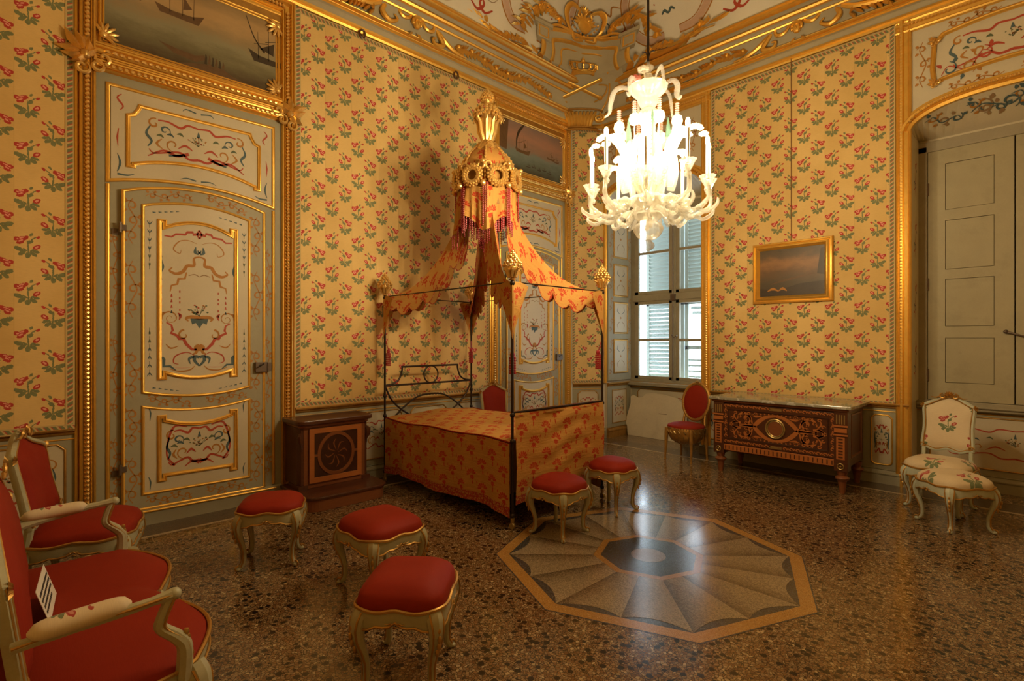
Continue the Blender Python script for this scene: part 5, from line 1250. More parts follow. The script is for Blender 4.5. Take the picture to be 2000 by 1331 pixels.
for k in range(8):
    a = 2*pi*(k+.5)/8
    lf = MB(); leaf(lf, (0, 0), -pi/2, .20, .10, .02)
    for q in range(5): lf.tube([(0, -.02, -.03-.03*q), (.035*(1-q*.12), -.012, -.045-.03*q)], .006, 4); lf.tube([(0, -.02, -.03-.03*q), (-.035*(1-q*.12), -.012, -.045-.03*q)], .006, 4)
    m_.merge(lf, Matrix.Rotation(a+pi/2, 4, 'Z') @ Matrix.Translation((0, -.06, 3.84)) @ Matrix.Rotation(radians(-42), 4, 'X'))
m_.build('gilded_leaves', M['gold_pale'], bed)
# ---------------------------------------------------------------- stools and chairs (front at -y)
def outline(a, w, d, e, serp=.0):
    c, s_ = cos(a), sin(a); k = (abs(c)**e + abs(s_)**e)**(-1/e); b = 1 + serp*(cos(4*a)*-1)
    return w/2*c*k*b, d/2*s_*k*b
def cushion(w, d, e, z, h, serp, uvs=False, n=56, m=16, back=0.0):
    mb = MB()
    def f(u, v):
        a = 2*pi*u; x, y = outline(a, w, d, e, serp); q = 1-v**2.0
        b = 1 + .03*sin(pi*min(1, (1-q)*6)); return (x*q**.95*b, y*q**.95*b, z + h*1.22*(1-q**4.2)**.58)
    mb.grid(f, n, m, 0, (lambda u, v: (lambda p: (p[0], p[1]))(f(u, v))) if uvs else None)
    return mb
def apron(w, d, e, zt, zl, serp, n=64, th=.022, dip=.03):
    mb = MB()
    def f(u, v):
        a = 2*pi*u; x, y = outline(a, w, d, e, serp); c4 = .5-.5*cos(4*a + 0)   # 1 at corners
        low = zl - dip*c4 + .012*cos(16*a)*(1-c4)
        r = [1.0, 1.012, .99, .94, .94][int(round(v*4))]; z = [zt, zt-.02, low, low, zt][int(round(v*4))]
        return (x*r, y*r, z)
    mb.grid(f, n, 4); return mb
def lip(w, d, e, z, serp, r=.009, n=64):
    mb = MB(); mb.tube([(*[q*1.005 for q in outline(2*pi*i/n, w, d, e, serp)], z + .006*cos(8*pi*i/n*2)) for i in range(n)], r, 6, closed=True); return mb
def cabriole(dx, dy, h, s_=1.0):
    """leg at the origin, knee turned towards (dx, dy)"""
    k = sqrt(dx*dx+dy*dy); dx, dy = dx/k, dy/k
    P = [(-.012, h), (.010, h-.035), (.022, h-.08), (.016, h-.14), (-.006, h-.20), (-.022, h-.26), (-.022, .06), (-.008, .03), (.012, .012)]
    R_ = [.040, .042, .036, .028, .021, .017, .0165, .019, .014]
    pts = [(p[0]*dx*s_, p[0]*dy*s_, p[1]) for p in P]
    mb = MB(); mb.tube(smooth(pts, 3), [q*s_ for q in R_], 9); mb.ell((.016*dx, .016*dy, .013), (.020, .020, .013)); 
    g = MB()
    for s2 in (-1, 1):
        g.tube([(p[0]*dx*s_ - dy*s2*R_[i]*.72*s_ + dx*R_[i]*.72*s_, p[0]*dy*s_ + dx*s2*R_[i]*.72*s_ + dy*R_[i]*.72*s_, p[1]) for i, p in enumerate(P[:8])], .0055, 5)
    for q in range(4):
        z = h-.07-.035*q; o = lerpl([.05, .058, .05, .035], q/3)
        g.ell((dx*o, dy*o, z), (.010, .010, .02), None, 6, 4)
    g.tube([(dx*(.016+.022*cos(t)), dy*(.016+.022*cos(t)), .02+.018*sin(t)) for t in [i*pi/6 for i in range(-2, 7)]], .006, 5)
    return mb, g
def carving(x, y, nx, ny, z, s_):
    """little rocaille on an apron, facing (nx, ny)"""
    mb = MB()
    for k in range(5): a = pi/2+(k-2)*.55; leaf(mb, (0, -.01), a-pi, s_*.7, s_*.24, s_*.3, y=-.004)
    for s2 in (-1, 1): mb.tube([(p[0], -.010, p[1]) for p in spiral(s2*s_*.75, 0, s_*.35, s_*.08, pi/2, pi/2-s2*2.6*pi, 14)], [s_*.08, s_*.11, s_*.07], 5); mb.tube([(s2*s_*1.0, -.006, s_*.1), (s2*s_*1.6, -.006, -s_*.12), (s2*s_*2.2, -.006, s_*.05)], [s_*.11, s_*.08, s_*.04], 5)
    M_ = Matrix.Translation((x, y, z)) @ Matrix.Rotation(atan2(ny, nx)+pi/2, 4, 'Z'); out = MB(); out.merge(mb, M_); return out
def stool_parts(o, w, d, e, serp, h, cush, frame, cover, seed=0, leg_s=1.0):
    zt = h
    c = cushion(w-.012, d-.012, e, zt, cush, serp, uvs=True).build('cushion', M[cover], o, ang=120)
    ap = apron(w, d, e, zt+.004, zt-.055, serp).build('seat_frame', M[frame], o, ang=50)
    lip(w, d, e, zt+.006, serp).build('gilded_lip', M['gold_old'], ap)
    m_ = MB()
    n = 48; mb2 = MB()
    mb2.tube([(lambda q, c4, a: (q[0]*1.004, q[1]*1.004, zt-.055-.03*c4+.012*cos(16*a)*(1-c4)))(outline(2*pi*i/n, w, d, e, serp), .5-.5*cos(8*pi*i/n), 2*pi*i/n) for i in range(n)], .006, 5, closed=True); mb2.build('gilded_edge', M['gold_old'], ap)
    for a in (0, pi/2, pi, 3*pi/2):
        x, y = outline(a, w, d, e, serp); m_.merge(carving(x*1.01, y*1.01, cos(a), sin(a), zt-.045, .022))
    m_.build('carved_rocaille', M['gold_old'], ap)
    for sx in (-1, 1):
        for sy in (-1, 1):
            a = atan2(sy*d, sx*w); x, y = outline(a, w, d, e, serp)
            l, g = cabriole(x, y, zt-.005, leg_s); l = l.build('leg', M[frame], o, loc=(x*.92, y*.92, 0)); g.build('gilded_leg_line', M['gold_old'], l)
STG = 'red upholstered cabriole stools'
def stool(loc, rz, w, d, e, serp, h, cush, label, frame='frame_sage', cover='velvet', group=STG, nm='footstool'):
    o = empty(nm, (*loc, 0), rz); tag(o, label, 'stool', group)
    stool_parts(o, w, d, e, serp, h, cush, frame, cover); return o
stool((-4.09, 1.415), radians(61), .46, .42, 3.0, .02, .40, .075, 'oval-topped red stool standing in front of the painted door and the prie-dieu')
stool((-3.16, 1.80), radians(2), .50, .46, 4.5, .0, .39, .085, 'rectangular red stool between the oval-topped stool and the bed')
stool((-2.25, 1.44), radians(42), .44, .47, 5.0, .0, .40, .095, 'square-topped red stool standing closest to the settee')
stool((-2.96, 3.40), radians(4), .44, .44, 3.2, -.012, .39, .085, 'red scallop-rimmed stool at the bed foot corner nearest the prie-dieu')
stool((-3.005, 4.24), radians(0), .42, .42, 3.2, -.012, .40, .085, 'red scallop-rimmed stool at the bed foot corner nearest the window')
stool((-.63, 6.04), radians(45), .47, .47, 3.6, -.01, .385, .085, 'cream silk stool with pale green legs pushed against the cream chair', 'frame_blue', 'cream_sprig', None)

def curved_back(w, h, z0, lean, top, frame, cover, o, y0, thick=.05, bow=.03, uv=False, crest=True, name='backrest', pinch=.06):
    """upholstered back with a serpentine wooden frame; top(t) gives extra height, t in -1..1"""
    def edge(n=40):
        P = []
        for i in range(9): t = i/8; P.append((-w/2*(1-pinch*sin(pi*(1-t))**2) , z0 + (h)*t))
        for i in range(1, 16): t = -1+2*i/16; P.append((w/2*t, z0+h+top(t)))
        for i in range(9): t = 1-i/8; P.append((w/2*(1-pinch*sin(pi*(1-t))**2), z0 + h*t))
        for i in range(1, 12): t = 1-2*i/12; P.append((w/2*t, z0 - .012*(1-t*t) + .014*cos(t*pi*2)))
        return P
    E_ = edge()
    Yf = lambda x, z: y0 + lean*(z-z0) + bow*(1-(2*x/w)**2)
    cx, cz = 0, z0+h*.5
    m_ = MB(); N = len(E_); K = 6
    vs = []; us = []
    for j in range(K+1):
        q = 1-j/K
        for (x, z) in E_:
            xx, zz = cx+(x-cx)*q*.97, cz+(z-cz)*q*.97; vs.append((xx, Yf(xx, zz)-.012-thick*(1-q**3.0)**.6, zz)); us.append((xx, zz-z0-.02))
    fs = [(j*N+i, j*N+(i+1) % N, (j+1)*N+(i+1) % N, (j+1)*N+i) for j in range(K) for i in range(N)]
    m_.add(vs, [tuple(reversed(f)) for f in fs], 0, us); b = m_.build(name, M[cover], o)
    m_ = MB(); m_.add([(x, Yf(x, z)+.012, z) for x, z in E_], [tuple(range(N))]); m_.build('back_cover', M['lining'], b)
    m_ = MB(); m_.tube([(x, Yf(x, z), z) for x, z in E_], .021, 8, closed=True, flat=1.25); fr = m_.build('back_frame', M[frame], o)
    m_ = MB(); m_.tube([(x*.985, Yf(x, z)-.022, z) for x, z in [(cx+(a-cx)*.975, cz+(b_-cz)*.975) for a, b_ in E_]], .006, 5, closed=True); m_.tube([(x*1.02, Yf(x, z)-.016, cz+(z-cz)*1.02) for x, z in E_], .005, 5, closed=True)
    if crest:
        t0 = top(0); c = MB()
        for k in range(7): leaf(c, (0, 0), pi/2+(k-3)*.42, .055, .02, .02)
        for s2 in (-1, 1): c.tube([(p[0], -.008, p[1]) for p in spiral(s2*.05, .0, .028, .007, pi/2, pi/2-s2*2.6*pi, 14)], [.007, .009, .006], 5); c.tube([(s2*.07, -.005, -.005), (s2*.11, -.005, -.02), (s2*.15, -.004, -.012)], [.009, .007, .003], 5)
        m_.merge(c, Matrix.Translation((0, Yf(0, z0+h)-.02, z0+h+t0+.005)))
        for s2 in (-1, 1):
            c2 = MB(); 
            for k in range(4): leaf(c2, (0, 0), (pi/2 - s2*(.5+k*.5)), .045, .018, .018)
            m_.merge(c2, Matrix.Translation((s2*w/2*.98, Yf(w/2, z0+h)-.015, z0+h-.01)))
            c2 = MB(); c2.tube([(p[0], -.006, p[1]) for p in spiral(0, 0, .025, .006, 0, s2*2.4*pi, 12)], [.006, .008, .005], 5); m_.merge(c2, Matrix.Translation((s2*w/2*.97, Yf(w/2, z0)-.012, z0+.02)))
    m_.build('gilded_carving', M['gold_old'], fr)
    return Yf
def arm(o, sx, x, yb, yf, z, seatz, frame, pad='cream_sprig', sc=1.0):
    """open arm: rail, padded top, curved support on the seat rail"""
    P = [(x*.97, yb, z-.02), (x, yb-.12, z+.0), (x+sx*.015, (yb+yf)/2, z+.01), (x+sx*.03, yf+.13, z+.02), (x+sx*.03, yf+.06, z+.025), (x+sx*.028, yf, z+.03)]
    m_ = MB(); m_.tube(smooth(P, 5), [.019, .021, .020, .019, .017, .023], 8, flat=1.1); m_.ell((x+sx*.028, yf-.008, z+.03), (.024, .026, .024))
    S_ = [(x+sx*.028, yf+.005, z+.02), (x+sx*.02, yf+.03, z-.05), (x+sx*.015, yf+.03, z-.09), (x+sx*.02, yf-.02, z-.14), (x+sx*.022, yf-.045, z-.19), (x+sx*.015, yf-.04, seatz-.045)]
    m_.tube(smooth(S_, 5), [.019, .020, .022, .025, .027, .030], 8)
    a = m_.build('arm', M[frame], o)
    g = MB(); g.tube([(q[0]+sx*.017, q[1], q[2]+.004) for q in smooth(P, 4)], .006, 5); g.tube([(q[0]+sx*.016, q[1]-.012, q[2]) for q in smooth(S_, 4)], .006, 5); g.tube([(q[0]-sx*.016, q[1]-.012, q[2]) for q in smooth(S_, 4)], .006, 5)
    for k in range(5): g.ell((x+sx*.02, yf-.05-.004*k, z-.13-.022*k), (.012, .012, .014), None, 6, 4)
    g.build('gilded_line', M['gold_old'], a)
    yp0, yp1 = yb-.035, yf+.12; p = MB()
    def pad_f(u, v):
        t = 2*pi*u; y = yp0+(yp1-yp0)*v; r_ = .039*max(0.02, 1-abs(2*v-1)**6)**.5
        return (x+sx*.012+r_*1.05*cos(t), y, z+.026+.012*v+r_*.85*sin(t))
    p.grid(pad_f, 12, 16, 0, lambda u, v: (u*.2, v*.4+.07), flip=True); p.build('arm_pad', M[pad], a)
    return a

# red side chair against the back wall
ch = empty('side_chair', (-4.44, .36, 0), pi-.30); tag(ch, 'red upholstered chair beside the settee, near the painted door', 'chair')
stool_parts(ch, .58, .58, 4.0, .01, .395, .09, 'frame_sage', 'velvet', leg_s=1.1)
curved_back(.52, .42, .52, .20, lambda t: .085*(1-t*t)+.03*cos(t*pi*1.5)*(1-abs(t)), 'frame_sage', 'velvet', ch, .215, bow=.03)
for s2 in (-1, 1): MB().tube([(s2*.24, .24, .37), (s2*.25, .215, .53)], .024, 8).build('back_post', M['frame_sage'], ch)

# red settee with two-lobed seat
st = empty('settee', (-3.09, .22, 0), pi); tag(st, 'long red settee with a two-lobed seat front and floral arm pad', 'settee')
SW = 1.62
def sfront(x):
    t = 2*x/SW; return -.40 + .075*(abs(2*(abs(t)-.5)))**2*(1 if abs(t) < .5 else 1.6) + .02*cos(t*pi*2) if True else 0
def seat_ring(i, n):
    a = i/n
    if a < .5:
        x = -SW/2 + SW*(a/.5); t = 2*x/SW; rr = min(1, (1-abs(t))/.06); return (x, sfront(x)*(.55+.45*sin(min(1, rr)*pi/2)) if rr < 1 else sfront(x))
    x = SW/2 - SW*((a-.5)/.5); return (x*.96, .33)
n = 96
m_ = MB(); ring = [seat_ring(i, n) for i in range(n)]
K = 9
vs = []
for j in range(K+1):
    q = 1-j/K
    for x, y in ring: vs.append((x*(1-(1-q)*.9), .0+(y)*q, .385+.085*(1-q**3.5)**.6))
fs = [(j*n+i, j*n+(i+1) % n, (j+1)*n+(i+1) % n, (j+1)*n+i) for j in range(K) for i in range(n)]; fs.append(tuple(K*n+i for i in range(n)))
m_.add(vs, fs); m_.build('seat', M['velvet'], st)
m_ = MB()
for th in (0,):
    def ap(u, v):
        x, y = ring[int(round(u*n)) % n]; r_ = [1.0, 1.01, .995, .95, .95][int(round(v*4))]; z = [.39, .37, .325, .325, .39][int(round(v*4))]
        return (x*(1+(r_-1)*.5), y*r_, z - (.02*abs(sin(x*6)) if 0 < v < 1 and y < 0 and int(round(v*4)) > 1 else 0))
    m_.grid(ap, n, 4)
fr = m_.build('seat_frame', M['frame_sage'], st, ang=50)
m_ = MB(); m_.tube([(x*1.004, y*1.012, .392) for x, y in ring], .009, 6, closed=True); m_.tube([(x*1.004, y*1.012, .325) for x, y in ring], .006, 5, closed=True); m_.merge(carving(-.42, -.40, 0, -1, .345, .03)); m_.merge(carving(.42, -.40, 0, -1, .345, .03)); m_.build('gilded_lip', M['gold_old'], fr)
for x, y in ((-.76, -.30), (0, -.30), (.76, -.30), (-.76, .29), (0, .30), (.76, .29)):
    l, g = cabriole((x or .001)*.6, y, .38, 1.1); l = l.build('leg', M['frame_sage'], st, loc=(x, y, 0)); g.build('gilded_leg_line', M['gold_old'], l)
curved_back(1.40, .36, .47, .13, lambda t: .27*(1-t*t), 'frame_sage', 'velvet', st, .20, thick=.06, bow=.02, pinch=.02)
for x in (-.68, .68): MB().tube([(x, .26, .36), (x, .21, .5)], .026, 8).build('back_post', M['frame_sage'], st)
for s2 in (-1, 1): arm(st, s2, s2*.76, .22, -.215, .665, .39, 'frame_sage')
# printed notice on the settee
nt = empty('notice_card', (-3.05, .135, .475), radians(174)); tag(nt, 'small white printed notice leaning against the settee back', 'card')
m_ = MB(); m_.add([(-.17, .0, .0), (.17, .0, .0), (.17, .045, .145), (-.17, .045, .145), (-.17, .002, .0), (.17, .002, 0), (.17, .047, .145), (-.17, .047, .145)], [(0,1,2,3), (7,6,5,4), (0,4,5,1), (1,5,6,2), (2,6,7,3), (3,7,4,0)]); m_.build('card', M['card'], nt, False)
m_ = MB(); r = random.Random(2)
for k in range(4):
    z = .105-.024*k; x = -.14; e = .14 - (.06 if k == 3 else 0)
    while x < e:
        w = r.uniform(.008, .022); yy = z*.31-.001
        m_.add([(x, yy, z), (x+w, yy, z), (x+w, yy+.0037, z+.012), (x, yy+.0037, z+.012)], [(0, 1, 2, 3)]); x += w+.006
m_.build('printed_lines', M['ink'], nt, False)

# cream chair by the closed shutters
cc2 = empty('side_chair', (-.80, 6.62, 0), radians(-8)); tag(cc2, 'cream floral silk chair with pale green gilded frame under the closed shutters', 'chair')
stool_parts(cc2, .54, .50, 4.0, -.01, .40, .08, 'frame_blue', 'cream_sprig')
curved_back(.40, .42, .56, .16, lambda t: .075*(1-t*t)**1.2+.02*cos(t*pi)*(1-abs(t)), 'frame_blue', 'cream_sprig', cc2, .22, thick=.03, uv=True)
for s2 in (-1, 1): MB().tube([(s2*.21, .22, .38), (s2*.19, .215, .48), (s2*.19, .225, .57)], [.022, .018, .02], 8).build('back_post', M['frame_blue'], cc2)
# red chair behind the bed
rc = empty('side_chair', (-5.18, 4.80, 0), radians(80)); tag(rc, 'red upholstered chair with painted frame between the bed head and the corner door', 'chair')
stool_parts(rc, .46, .44, 4.0, -.01, .40, .07, 'frame_sage', 'velvet')
curved_back(.40, .45, .50, .14, lambda t: .07*(1-t*t)**1.2+.02*cos(t*pi)*(1-abs(t)), 'frame_sage', 'velvet', rc, .19, thick=.03)
for s2 in (-1, 1): MB().tube([(s2*.185, .19, .38), (s2*.19, .19, .51)], .02, 8).build('back_post', M['frame_sage'], rc)
# gilded chair with oval back and bowl-shaped seat
oc = empty('oval_back_chair', (-3.56, 6.76, 0), radians(-6)); tag(oc, 'gilded oval-backed red chair with a bowl-shaped seat between window and commode', 'chair')
cushion(.50, .46, 2.2, .455, .045, 0).build('cushion', M['velvet'], oc, ang=120)
m_ = MB(); m_.lathe([(.0, .215), (.09, .22), (.16, .245), (.215, .29), (.238, .33), (.245, .36), (.25, .40), (.252, .44), (.245, .455), (.22, .458)], 36, sy=.93); b = m_.build('seat_bowl', M['gold_old'], oc)
g = MB()
for k in range(44): a = 2*pi*k/44; g.ell((.253*cos(a), .253*sin(a)*.93, .446), .009, None, 6, 4)
for k in range(22):
    a = 2*pi*k/22; 
    g.tube([(.252*cos(a), .252*.93*sin(a), .42), (.256*cos(a+.07), .256*.93*sin(a+.07), .395), (.25*cos(a+.14), .25*.93*sin(a+.14), .375)], [.006, .012, .005], 5); g.tube([(.245*cos(a), .245*.93*sin(a), .35), (.2*cos(a), .2*.93*sin(a), .275), (.1*cos(a), .1*.93*sin(a), .222)], .007, 5)
g.build('carved_bands', M['brass'], b)
for sx, sy in ((-1, -1), (1, -1), (-1, 1), (1, 1)):
    m_ = MB(); m_.tube([(sx*.19, sy*.17, .44), (sx*.195, sy*.175, .36), (sx*.20, sy*.18, .2), (sx*.205, sy*.19, .03), (sx*.205, sy*.19, 0)], [.030, .028, .020, .013, .017], 9); m_.build('leg', M['gold_old'], oc)
zc, ry, rz_ = .785, .205, .255
Yo = lambda z: .20 + .16*(z-.5)
m_ = MB(); m_.tube([(ry*cos(t), Yo(zc+rz_*sin(t)), zc+rz_*sin(t)) for t in [2*pi*i/40 for i in range(40)]], .021, 8, closed=True, flat=1.2)
for s2 in (-1, 1): m_.tube([(s2*.17, .19, .44), (s2*.165, .20, .53), (s2*.16, Yo(.62), .62)], [.024, .018, .016], 8)
fr = m_.build('back_frame', M['gold_old'], oc)
m_ = MB(); m_.grid(lambda u, v: (lambda t, q: (ry*.92*q*cos(t), Yo(zc+rz_*.92*q*sin(t))-.012-.03*(1-q**3)**.6, zc+rz_*.92*q*sin(t)))(2*pi*u, 1-v), 40, 6); m_.build('backrest', M['velvet'], oc)
m_ = MB(); m_.add([(ry*.97*cos(2*pi*i/40), Yo(zc+rz_*sin(2*pi*i/40))+.012, zc+rz_*.97*sin(2*pi*i/40)) for i in range(40)], [tuple(range(40))]); m_.build('back_cover', M['lining'], oc)
m_ = MB()
for k in range(46): t = 2*pi*k/46; m_.ell((ry*.93*cos(t), Yo(zc+rz_*sin(t))-.018, zc+rz_*.93*sin(t)), .0065, None, 5, 4)
for k in range(5): c = MB(); leaf(c, (0, 0), pi/2+(k-2)*.5, .05, .02, .02); m_.merge(c, Matrix.Translation((0, Yo(1.04)-.01, 1.04)))
m_.build('beaded_edge', M['brass'], fr)
# ---------------------------------------------------------------- prie-dieu (front at -y)
pd = empty('prie_dieu', (-5.60, 2.46, 0), pi/2); tag(pd, 'dark walnut prie-dieu with oval inlaid door and kneeling step beside the bed', 'prie-dieu')
def bowfront(w, y0, y1, r_, n=6):
    return [(-w, y1), (-w, y0+r_)] + [(-w+r_-r_*cos(t), y0+r_-r_*sin(t)) for t in [pi/2*i/n for i in range(1, n+1)]] + [(w-r_+r_*sin(t), y0+r_-r_*cos(t)) for t in [pi/2*i/n for i in range(0, n+1)]] + [(w, y1)]
m_ = MB(); m_.prism(bowfront(.42, -.70, 0, .13), .0, .115, axis='z'); m_.build('kneeler_step', M['w_mid'], pd, False, bevel=.004)
m_ = MB(); m_.prism(bowfront(.44, -.72, 0, .14), .115, .145, axis='z'); m_.build('kneeler_top', M['w_dark'], pd, False, bevel=.008)
m_ = MB(); m_.box(-.335, .335, -.355, 0, .145, .80); body = m_.build('body', M['w_mid'], pd, False, bevel=.004)
m_ = MB(); m_.prism(bowfront(.42, -.43, 0, .09), .80, .845, axis='z'); m_.build('top', M['w_dark'], pd, False, bevel=.010)
m_ = MB(); m_.prism(bowfront(.385, -.39, 0, .07), .765, .80, axis='z'); m_.build('top_moulding', M['w_mid'], pd, False, bevel=.01)
for s2 in (-1, 1):
    m_ = MB(); m_.prism([(s2*.325, 0), (s2*.325, -.35), (s2*.36, -.35), (s2*.385, -.30), (s2*.385, 0)] if s2 > 0 else [(-.385, 0), (-.385, -.30), (-.36, -.35), (-.325, -.35), (-.325, 0)], .185, .765, axis='z'); c = m_.build('pilaster', M['w_dark'], pd, False, bevel=.004)
    m_ = MB(); m_.tube([(s2*.36, -.335, .70), (s2*.375, -.36, .68), (s2*.37, -.365, .63), (s2*.355, -.345, .58), (s2*.352, -.34, .50)], [.02, .026, .024, .016, .008], 8); m_.build('carved_volute', M['w_dark'], c); MB().box(s2*.345-.045, s2*.345+.045, -.37, -.1, .145, .185).build('pilaster_base', M['w_dark'], c, False)
m_ = MB(); m_.box(-.285, .285, -.372, -.355, .20, .75); dr = m_.build('door', M['w_black'], pd, False, bevel=.002)
m_ = MB()
for a in (rect(-.245, .245, .24, .71),): m_.mold([(-.285, .20), (.285, .20), (.285, .75), (-.285, .75)], [(0, 0), (0, .010), (.05, .010), (.052, 0)], True, -.370)
m_.build('door_frame', M['w_light'], dr, False)
m_ = MB(); m_.mold([(.205*cos(t), .475+.225*sin(t)) for t in [2*pi*i/48 for i in range(48)]], [(0, 0), (.002, .008), (.034, .008), (.036, 0)], True, -.372)
for s2 in (-1, 1): m_.box(s2*.205-.03, s2*.205+.03, -.379, -.372, .463, .487)
m_.build('oval_inlay', M['w_mid'], dr)
m_ = MB(); 
for k in range(8): a = 2*pi*k/8; m_.stroke([(.02*cos(a), .475+.03*sin(a)), (.09*cos(a+.3), .475+.11*sin(a+.3)), (.12*cos(a), .475+.15*sin(a))], [.004, .016, .003], -.3735, 0, 4)
m_.build('burr_figure', M['w_mid'], dr, False)

# ---------------------------------------------------------------- commode
cm = empty('commode', (-2.275, 7.17, 0)); tag(cm, 'inlaid walnut commode with grey marble top and round central medallion', 'commode')
W, DF = .735, -.745
m_ = MB(); m_.box(-W+.02, W-.02, DF+.03, 0, .27, .90); bd = m_.build('carcass', M['w_dark'], cm, False, bevel=.004)
m_ = MB(); m_.box(-W-.045, W+.045, DF-.045, .0, .912, .948); m_.build('marble_top', M['marble'], cm, False, bevel=.008)
m_ = MB(); m_.box(-W-.015, W+.015, DF-.015, 0, .885, .912); m_.build('top_moulding', M['w_mid'], cm, False, bevel=.008)
yy = DF+.03
pn = MB(); pn.box(-W+.12, W-.12, yy-.014, yy, .37, .865); pn = pn.build('front_panel', M['w_dark'], cm, False, bevel=.003)
m_ = MB(); m_.mold(rect(-W+.18, W-.18, .435, .80), [(0, 0), (0, .008), (.012, .006), (.016, 0)], True, yy-.014); m_.build('panel_fillet', M['w_black'], pn, False)
q = MB(); Y1 = yy-.0146
def Q(pts, w, mt=0, sm=5, my=True):
    for sz in ((1, -1) if my else (1,)):
        q.stroke([(x, .617+sz*z) for x, z in pts], [e_*1.25 for e_ in w] if hasattr(w, '__len__') else w*1.25, Y1, mt, sm, mirror=0.0)
# running scroll border
for z in (.395, .838):
    for k in range(18):
        x = -.585 + k*.0688
        if abs(x) < .09: continue
        q.stroke(spiral(x, z, .022, .006, 0, 1.6*pi), [.009, .012, .006], Y1, 0, 0); q.stroke([(x+.022, z-.008), (x+.036, z+.01), (x+.05, z-.006)], [.006, .014, .004], Y1, 0, 3)
for x in (-.588, .588):
    for k in range(5): z = .46+k*.078; q.stroke(spiral(x, z, .022, .006, 0, 1.6*pi), [.009, .012, .006], Y1, 0, 0); q.stroke([(x-.008, z+.024), (x+.01, z+.036), (x-.005, z+.052)], [.006, .014, .004], Y1, 0, 3)
for z in (.395, .838): q.stroke([(-.07, z), (.07, z)], .030, Y1, 1, 0)
# eye-shaped central field and candelabra scrolls
Q([(.245, 0), (.18, .07), (.10, .125), (0, .148)], [.034, .040, .030, .022]); 
Q([(.25, .0), (.31, .012), (.37, .004), (.44, .012)], [.02, .034, .018, .012]); Q(spiral(.475, .0, .05, .02, pi, -pi*.0), [.016, .02, .012], 0, 0)
Q(spiral(.33, .085, .055, .012, pi*1.5, -pi*.6), [.014, .020, .010], 0, 0); Q([(.33, .085), (.345, .09)], .03, 0, 0)
Q([(.26, .03), (.29, .11), (.36, .15), (.42, .12), (.44, .07)], [.012, .022, .02, .008]); Q([(.15, .13), (.22, .12), (.27, .14)], [.006, .02, .006]); Q([(.44, .05), (.48, .10), (.47, .14)], [.006, .016, .005]); Q([(.40, .03), (.45, .04), (.5, .02), (.53, .0)], [.02, .016, .012, .02])
for cx_, cz_ in ((.33, .03), (.41, .10), (.30, .145), (.50, .075), (.375, .155), (.46, .145), (.22, .15)): Q(spiral(cx_, cz_, .022, .005, 0, 1.7*pi, 10), [.006, .010, .006], 0, 0)
for k in range(7): Q([(.02+.045*k, .165-.002*k*k*.5), (.035+.045*k, .160-.002*k*k*.5)], .014, 0, 0)
q.build('marquetry', [M['w_light'], M['brass']], pn, False)
m_ = MB(); m_.tube([(.102*cos(t), yy-.02, .617+.108*sin(t)) for t in [2*pi*i/40 for i in range(40)]], .011, 7, closed=True); m_.tube([(.084*cos(t), yy-.018, .617+.089*sin(t)) for t in [2*pi*i/40 for i in range(40)]], .006, 6, closed=True); md = m_.build('medallion_ring', M['brass'], pn)
m_ = MB(); m_.prism([(.09*cos(t), .617+.095*sin(t)) for t in [2*pi*i/36 for i in range(36)]], yy-.018, yy-.012); m_.build('medallion', M['w_mid'], pn, False)
# fluted frieze below
fz = MB(); fz.box(-W+.12, W-.12, yy-.016, yy, .285, .36); fz = fz.build('fluted_rail', M['w_light'], cm, False, bevel=.003)
for k in range(26): MB().box(-.006, .006, -.003, .0, -.024, .024).build('flute', M['w_dark'], fz, False, loc=(-.585+k*.0468, yy-.0155, .3225))
for s2 in (-1, 1):
    x = s2*(W-.065)
    m_ = MB(); m_.box(x-.065, x+.065, DF, -.60, .24, .888); pil = m_.build('corner_pilaster', M['w_dark'], cm, False, bevel=.005)
    for k in range(4): MB().box(-.006, .006, -.003, 0, -.05, .05).build('flute', M['brass'], pil, False, loc=(x-.036+.024*k, DF-.0005, .80))
    m_ = MB(); m_.box(x-.07, x+.07, DF-.012, DF, .72, .738); m_.box(x-.06, x+.06, DF-.010, DF, .66, .705); m_.box(x-.07, x+.07, DF-.014, DF, .625, .64); m_.build('collar', M['w_light'], pil, False)
    m_ = MB(); m_.box(x-.04, x+.04, DF-.004, DF, .37, .61); st_ = m_.build('stem_inlay', M['w_light'], pil, False)
    for k in range(7): MB().box(-.022, .022, -.002, 0, -.009, .009).build('notch', M['w_dark'], st_, False, loc=(x, DF-.004, .395+.032*k))
    m_ = MB(); m_.tube([(x+.03*cos(t), DF-.004, .295+.03*sin(t)) for t in [2*pi*i/24 for i in range(24)]], .006, 6, closed=True); m_.ell((x, DF-.004, .295), (.012, .008, .012)); m_.build('rosette', M['brass'], pil)
    for y in (DF+.065, -.08):
        m_ = MB(); m_.lathe([(.028, 0), (.034, .06), (.042, .12), (.046, .135), (.066, .15), (.070, .165), (.060, .178), (.040, .19), (.050, .215), (.056, .25)], 16, (x, y, 0)); m_.build('foot', M['w_mid'], cm)
    m_ = MB(); xo = s2*(W-.02); 
    m_.mold([(DF+.20, .36), (-.1, .36), (-.1, .84), (DF+.20, .84)], [(0, 0), (0, .010), (.015, .012), (.022, 0)], True, 0)
    m_.map(lambda p: (xo - p.y*s2, p.x, p.z)); m_.build('side_panel', M['w_mid'], cm, False)

